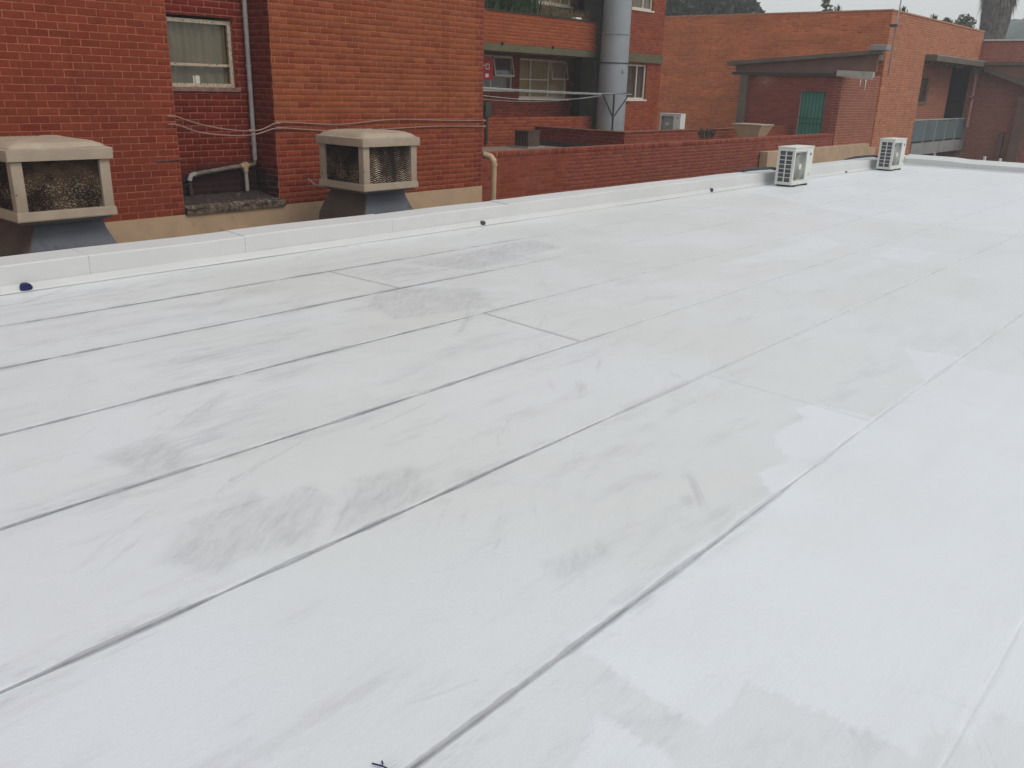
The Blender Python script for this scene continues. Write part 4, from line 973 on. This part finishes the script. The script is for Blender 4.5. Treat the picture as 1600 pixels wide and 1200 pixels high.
b4 = thing('brick_building', 'pinkish brick building with a white coping at the right edge, under the sloping canopy', 'building', (45, 8, -4))
out = []; F4 = Face('-x', 45.05)
bricks(F4, -11.38, -2.0, -1.8, 4.02, [], PAL_FAR_RED, out)
lay(b4, out, 0)
shift(core(F4, -12.5, -2.0, -4, 4.02, [], 6, 'mortar_far', 'wall', b4), b4)
part(b4, MB().box(44.95, 51, 2.0, 11.36, 4.021, 4.09), 'coping', 'coping_white')
part(b4, MB().box(44.55, 45.04, 9.0, 9.4, -4, 1.7), 'brown_duct', 'gable')
part(b4, MB().box(44.75, 45.04, 9.75, 9.9, -4, .2), 'brown_pipe', 'gable')
part(b4, MB().prism([(10.95, 2.74), (8.0, 1.72), (8.0, 1.92), (10.95, 2.92)], 44.3, 45.04, 'x'), 'canopy_slope', 'fascia')
part(b4, MB().loft([[(44.3, 10.95, 2.93), (44.3, 8.0, 1.93), (44.3, 8.0, 2.95), (44.3, 10.95, 2.98)], [(45.04, 10.95, 2.93), (45.04, 8.0, 1.93), (45.04, 8.0, 2.95), (45.04, 10.95, 2.98)]]), 'canopy_infill', 'gable')
part(b4, MB().box(44.2, 45.04, 7.9, 10.94, 2.985, 3.12), 'canopy_roof', 'fascia')

lr = MB().box(XE + .36, 45, 2, 11.34, -1.4, -1.08).build('lower_roof', 'lower_roof'); tag(lr, kind='structure')
for k, (y, h) in enumerate(((5.53, .26), (5.18, .24))):
    o = MB().tube([(24.0, y, -1.07), (24.0, y, h)], .035, 10).build('vent_pipe', 'coping_white'); tag(o, ('left' if k == 0 else 'right') + ' one of two white pipe tips behind the far end parapet', 'pipe', group='white pipe tips behind the end parapet')
# beige kerb wall between the long wall and the parapet
kw = thing('kerb_wall', 'beige rendered low wall between the long brick wall and the two air conditioners', 'wall', (24.2, 10.6, -4))
part(kw, MB().box(24.1, 32.2, 11.2, 11.44, -4, -.02, .01), 'wall', 'plinth')
part(kw, MB().box(32.21, 32.9, 11.2, 11.44, -4, -.16, .01), 'end_step', 'plinth')

# lean-to
lt = thing('lean_to', 'brick lean-to with a green barred door and sloping brown fascia before the largest far building', 'outbuilding', (29.5, 11.45, -4))
FL, FLY = Face('-x', 29.5), Face('-y', 11.45)
DR = (-12.80, -11.93, .1, 1.69)
out = []
bricks(FL, -15.0, -11.45, -.2, 2.24, [DR], [(.235, .060, .040), (.265, .072, .048), (.21, .05, .035)], out,
       tint=lambda u, z, c: c + np.array((.22, .19, .16)) * max(0, min(1, (1 - abs(u + 14.1) / .5))) * max(0, min(1, (z - 1.55) / .5)) * (.4 + .6 * rng.random()))
bricks(FLY, 29.5, 32.95, -.2, 2.24, [], [(.27, .098, .062), (.30, .115, .07), (.25, .088, .056)], out)
lay(lt, out, 0)
shift(core(FL, -15.05, -11.7, -4, 2.24, [DR], .25, 'mortar_grey', 'wall', lt), lt)
shift(core(FLY, 29.5, 32.97, -4, 2.24, [], .25, 'mortar_far', 'wall', lt), lt)
d = part(lt, MB().box(29.60, 29.64, 11.95, 12.78, .1, 1.67), 'door', 'green_door')
for i in range(7):
    y = 11.99 + i * .127; part(lt, MB().box(29.555, 29.57, y, y + .014, .12, 1.66), 'gate_bar', 'green_bar', parent=d)
for z in (.14, .62, .80, 1.64): part(lt, MB().box(29.552, 29.572, 11.95, 12.78, z, z + .022), 'gate_rail', 'green_bar', parent=d)
part(lt, MB().box(29.53, 29.66, 11.932, 11.948, .1, 1.69).box(29.53, 29.66, 12.782, 12.798, .1, 1.69).box(29.53, 29.66, 11.95, 12.78, 1.672, 1.689), 'door_frame', 'gutter_pale', parent=d)
part(lt, MB().box(29.42, 29.62, 11.7, 15.25, 2.242, 2.30), 'wall_plate', 'fascia')
part(lt, MB().box(29.36, 29.46, 11.62, 15.35, 2.15, 2.24), 'gutter', 'felt_dark')
part(lt, MB().loft([[(29.5, 15.3, 2.301), (29.5, 10.42, 2.301), (29.5, 10.42, 2.82), (29.5, 15.3, 2.46)], [(29.62, 15.3, 2.301), (29.62, 10.42, 2.301), (29.62, 10.42, 2.82), (29.62, 15.3, 2.46)]]), 'gable_board', 'gable')
part(lt, MB().loft([[(x, 15.55, 2.45), (x, 10.36, 2.83), (x, 10.36, 2.95), (x, 15.55, 2.58)] for x in (29.3, 29.9)]).loft([[(x, 15.55, 2.45), (x, 11.42, 2.752), (x, 11.42, 2.872), (x, 15.55, 2.58)] for x in (29.901, 33.0)]), 'roof_slab', 'fascia')
part(lt, MB().box(29.25, 29.7, 10.12, 10.62, 2.935, 3.10, .01), 'slab_end', 'concrete')
part(lt, MB().loft([[(x, 11.62, 2.22), (x, 10.44, 2.12), (x, 10.44, 2.299), (x, 11.62, 2.34)] for x in (29.36, 29.495)]).loft([[(x, 11.60, 2.16), (x, 10.44, 2.06), (x, 10.44, 2.16), (x, 11.60, 2.25)] for x in (29.30, 29.355)]), 'concrete_beam', 'gutter_pale')
for x, l in ((31.0, .22), (31.5, .34)): part(lt, MB().loft([[(x, 11.424, 2.1), (x + .10, 11.424, 2.1), (x + .10, 11.436, 2.1), (x, 11.436, 2.1)], [(x + .03, 11.424, 2.1 - l), (x + .06, 11.424, 2.1 - l), (x + .06, 11.436, 2.1 - l), (x + .03, 11.436, 2.1 - l)]]), 'lime_drip', 'coping_white')
part(lt, MB().box(29.38, 29.49, 14.74, 15.02, -1, 2.149), 'corner_post', 'fascia')

an = thing('antenna_mast', 'thin pinkish antenna mast against the corner of the largest far building', 'antenna', (32.5, 11.1, 2.2))
part(an, MB().tube([(32.55, 11.05, 2.25), (32.7, 11.1, 3.9)], .030, 8), 'mast', 'conduit')
part(an, MB().tube([(32.7, 11.1, 3.9), (32.78, 11.1, 4.75)], .022, 8), 'mast_tip', 'rail')
part(an, MB().box(32.62, 32.76, 11.06, 11.3, 3.84, 3.92), 'clamp', 'dark_metal')
for k, (x, y) in enumerate(((34.3, 11.5), (37.9, 11.5), (33.1, 13.4))):
    w = blades(None, 'weed_tuft', 'leaf_mid', x, y, T3 + .05, 26, .06, .24, .015, .8)
    tag(w, ('small weed tuft on the far roofline just right of its corner', 'tiny weed tuft halfway along the far veranda roofline', 'tiny weed tuft on the far roofline left of the mast')[k], 'weed', group='weed tufts on the far roofline')

# =================================================================== TREES, PALM, FAR HOUSE
def leaves(name, parent, mat, centers, n, size, seed):
    r = np.random.default_rng(seed); V = []; 
    C = np.array([c[:3] for c in centers]); R = np.array([c[3] for c in centers])
    idx = r.choice(len(C), n, p=R ** 2 / np.sum(R ** 2)); d = r.normal(size=(n, 3)); d /= np.linalg.norm(d, axis=1)[:, None]
    P = C[idx] + d * (R[idx] * r.uniform(.55, 1.05, n))[:, None] * np.array((1, 1, .8))
    a = r.normal(size=(n, 3)); a /= np.linalg.norm(a, axis=1)[:, None]; b = np.cross(a, r.normal(size=(n, 3))); b /= np.linalg.norm(b, axis=1)[:, None]
    s = size * r.uniform(.5, 1.3, n)[:, None]
    V = np.stack([P - a * s, P + b * s * .5, P + a * s, P - b * s * .5], 1).reshape(-1, 3)
    F = np.arange(4 * n).reshape(n, 4)
    return mesh_np(name, V - np.array(parent.location), F, mat, parent)
def tree(az, dist, ztop, cr, label, mat, n=5000, nc=22, size=.28, seed=1, flat=1.):
    x, y = dist * math.cos(math.radians(az)), dist * math.sin(math.radians(az)); r = random.Random(seed)
    t = thing('tree', label, 'tree', (x, y, -4))
    zc = ztop - cr * flat
    part(t, MB().tube([(x, y, -4), (x + .2, y, zc - cr * .5), (x, y, zc + cr * .4)], [.35, .22, .08], 8), 'trunk', 'bark')
    cs = []
    lm = MB()
    for i in range(nc):
        a, q = r.uniform(0, 2 * PI), r.uniform(.15, .95); zz = zc + r.uniform(-.8, .75) * cr * flat * (1 - q * .35)
        p = (x + math.cos(a) * q * cr, y + math.sin(a) * q * cr, zz); cs.append((*p, cr * r.uniform(.2, .36)))
        if i % 3 == 0: lm.tube([(x, y, zc - cr * .4), ((x + p[0]) / 2, (y + p[1]) / 2, (zc + zz) / 2 - .2), p], [.12, .07, .03], 5)
    part(t, lm, 'limbs', 'bark'); leaves('crown', t, mat, cs, n, size, seed)
    return t
tree(31.2, 72, 10.6, 3.4, 'dark hazy tree crown just right of the apartment block roof', 'leaf_dark', 9000, 30, .30, 3)
tree(29.2, 76, 10.2, 3.2, 'dark hazy tree crown in the middle of the clump above the brick wall', 'leaf_dark', 9000, 30, .30, 4)
tree(27.4, 74, 8.6, 2.4, 'lower dark tree crown at the right end of the clump above the brick wall', 'leaf_dark', 6000, 24, .28, 5)
tree(15.25, 84, 8.25, 2.0, 'small sparse tree just left of the palm trunk', 'leaf_mid', 2200, 20, .2, 8, .8)
# slender tree with pale blossom
az = math.radians(22.65); x, y = 62 * math.cos(az), 62 * math.sin(az)
t = thing('slender_tree', 'thin upright tree with pale blossom beside the distant roof', 'tree', (x, y, -4))
part(t, MB().tube([(x, y, -4), (x, y, 9.2)], [.12, .04], 6), 'trunk', 'bark')
leaves('foliage', t, 'leaf_dark', [(x + rng.normal(0, .12), y + rng.normal(0, .12), z, .3) for z in np.linspace(5.8, 8.8, 12)], 420, .16, 5)
leaves('blossom', t, 'pale_flower', [(x + rng.normal(0, .1), y + rng.normal(0, .1), z, .3) for z in np.linspace(5.8, 8.8, 12)], 130, .11, 6)
# far house roof
az = math.radians(23.35); x, y = 95 * math.cos(az), 95 * math.sin(az)
hs = thing('house', 'distant house whose low hipped roof just clears the brick wall', 'house', (x, y, -4), rz=math.radians(23))
MB().box(-3, 3, -2.6, 2.6, 0, 11.7).build('wall', 'plinth', hs)
MB().loft([[(-3.4, -3.2, 11.71), (3.4, -3.2, 11.71), (3.4, 3.2, 11.71), (-3.4, 3.2, 11.71)], [(-.6, -.5, 13.0), (.6, -.5, 13.0), (.6, .5, 13.0), (-.6, .5, 13.0)]]).build('roof', 'tile_roof', hs)
# palm
az = math.radians(13.85); x, y = 60 * math.cos(az), 60 * math.sin(az)
pm = thing('palm_tree', 'thick palm trunk with a skirt of dead fronds rising behind the far brick buildings', 'palm tree', (x, y, -4))
rr = []; zz = np.linspace(-4, 9.0, 60)
def prad(z): return .46 + .32 * max(0, min(1, (z - 3.4) / 2.8)) + .06 * max(0, z - 6.2)
mb = MB().tube([(x + .02 * (z + 4), y, z) for z in zz], [prad(z) * (1 + .05 * mnoise.noise(Vector((z * 2, 0, 0)))) for z in zz], 18)
part(pm, mb, 'trunk', 'palm_trunk')
V, F = [], []
for i in range(1300):
    a = rng.uniform(0, 2 * PI); z1 = rng.uniform(5.4, 9.2); L = rng.uniform(.5, 1.3); r0 = prad(min(z1, 7.5)) * .95; r1 = r0 + rng.uniform(.02, .26) * (1.3 if z1 > 6.9 else .25)
    ca, sa = math.cos(a), math.sin(a); w = .05; k = len(V); cx = x + .02 * (z1 + 4)
    V += [(cx + ca * r0 - sa * w, y + sa * r0 + ca * w, z1), (cx + ca * r0 + sa * w, y + sa * r0 - ca * w, z1), (cx + ca * r1, y + sa * r1, z1 - L)]; F.append((k, k + 1, k + 2))
mesh_np('dead_frond_skirt', np.array(V) - np.array(pm.location), F, 'palm_dead', pm)
V, F = [], []
for i in range(46):
    a, e = rng.uniform(0, 2 * PI), rng.uniform(-.2, 1.2); L = rng.uniform(2.2, 3); k0 = None
    for s in range(9):
        tt = s / 8; rad = math.cos(e) * L * tt; z = 9.2 + math.sin(e) * L * tt - 1.4 * tt * tt; w = .30 * math.sin(PI * min(1, tt + .12)) + .02
        V += [(x + .26 + math.cos(a) * rad - math.sin(a) * w, y + math.sin(a) * rad + math.cos(a) * w, z - .1), (x + .26 + math.cos(a) * rad, y + math.sin(a) * rad, z + .05), (x + .26 + math.cos(a) * rad + math.sin(a) * w, y + math.sin(a) * rad - math.cos(a) * w, z - .1)]
        if s: k = len(V) - 6; F += [(k, k + 1, k + 4, k + 3), (k + 1, k + 2, k + 5, k + 4)]
mesh_np('fronds', np.array(V) - np.array(pm.location), F, 'leaf_dark', pm)

# =================================================================== SMALL THINGS ON THE ROOF
def spout(x, y, r, mat, label, squash=.8):
    t = thing('drain_spout', label, 'drain spout', (x, y, 0), group='dark drain spouts at the foot of the parapet')
    n = 12
    pts = [[(x + math.cos(a) * r * q * (1 + .12 * math.sin(3 * a + x)), YP - d, -.004 + r * squash + math.sin(a) * r * squash * q * (1 + .10 * math.cos(2 * a))) for a in np.linspace(0, 2 * PI, n, endpoint=False)] for q, d in ((1, -.02), (1.02, .035), (.8, .042))]
    part(t, MB().loft(pts), 'cap', mat, False)
    return t
spout(2.47, YP, .044, 'navy', 'navy blue cap at the foot of the parapet near the left edge')
spout(7.62, YP, .034, 'spout_dark', 'small dark outlet at the parapet foot in the middle of the photo', .9)
spout(13.2, YP, .032, 'spout_dark', 'tiny dark outlet at the parapet foot left of the nearer air conditioner', 1.2)
spout(19.1, YP, .032, 'spout_dark', 'tiny dark outlet at the parapet foot between the two air conditioners')
th = MB().tube([(1.085, 1.345, .010), (1.095, 1.315, .013), (1.10, 1.29, .011), (1.115, 1.27, .008), (1.12, 1.235, .008)], .0022, 6)
th.tube([(1.108, 1.335, .008), (1.102, 1.325, .009)], .002, 6)
o = th.build('thread', 'navy', None, True); tag(o, 'short dark blue thread lying on the white roof at the bottom edge', 'thread')

# =================================================================== HAZE
hz = MB().box(-360, 640, -460, 460, -5.2, 30).build('haze', None); tag(hz, kind='stuff')
hm = bpy.data.materials.new('haze'); hm.use_nodes = True; hm.node_tree.nodes.remove(hm.node_tree.nodes['Principled BSDF'])
pv = hm.node_tree.nodes.new('ShaderNodeVolumePrincipled'); pv.inputs['Density'].default_value = .0015; pv.inputs['Color'].default_value = (.95, .97, 1, 1)
hm.node_tree.links.new(pv.outputs[0], hm.node_tree.nodes['Material Output'].inputs['Volume'])
hz.data.materials.append(hm)
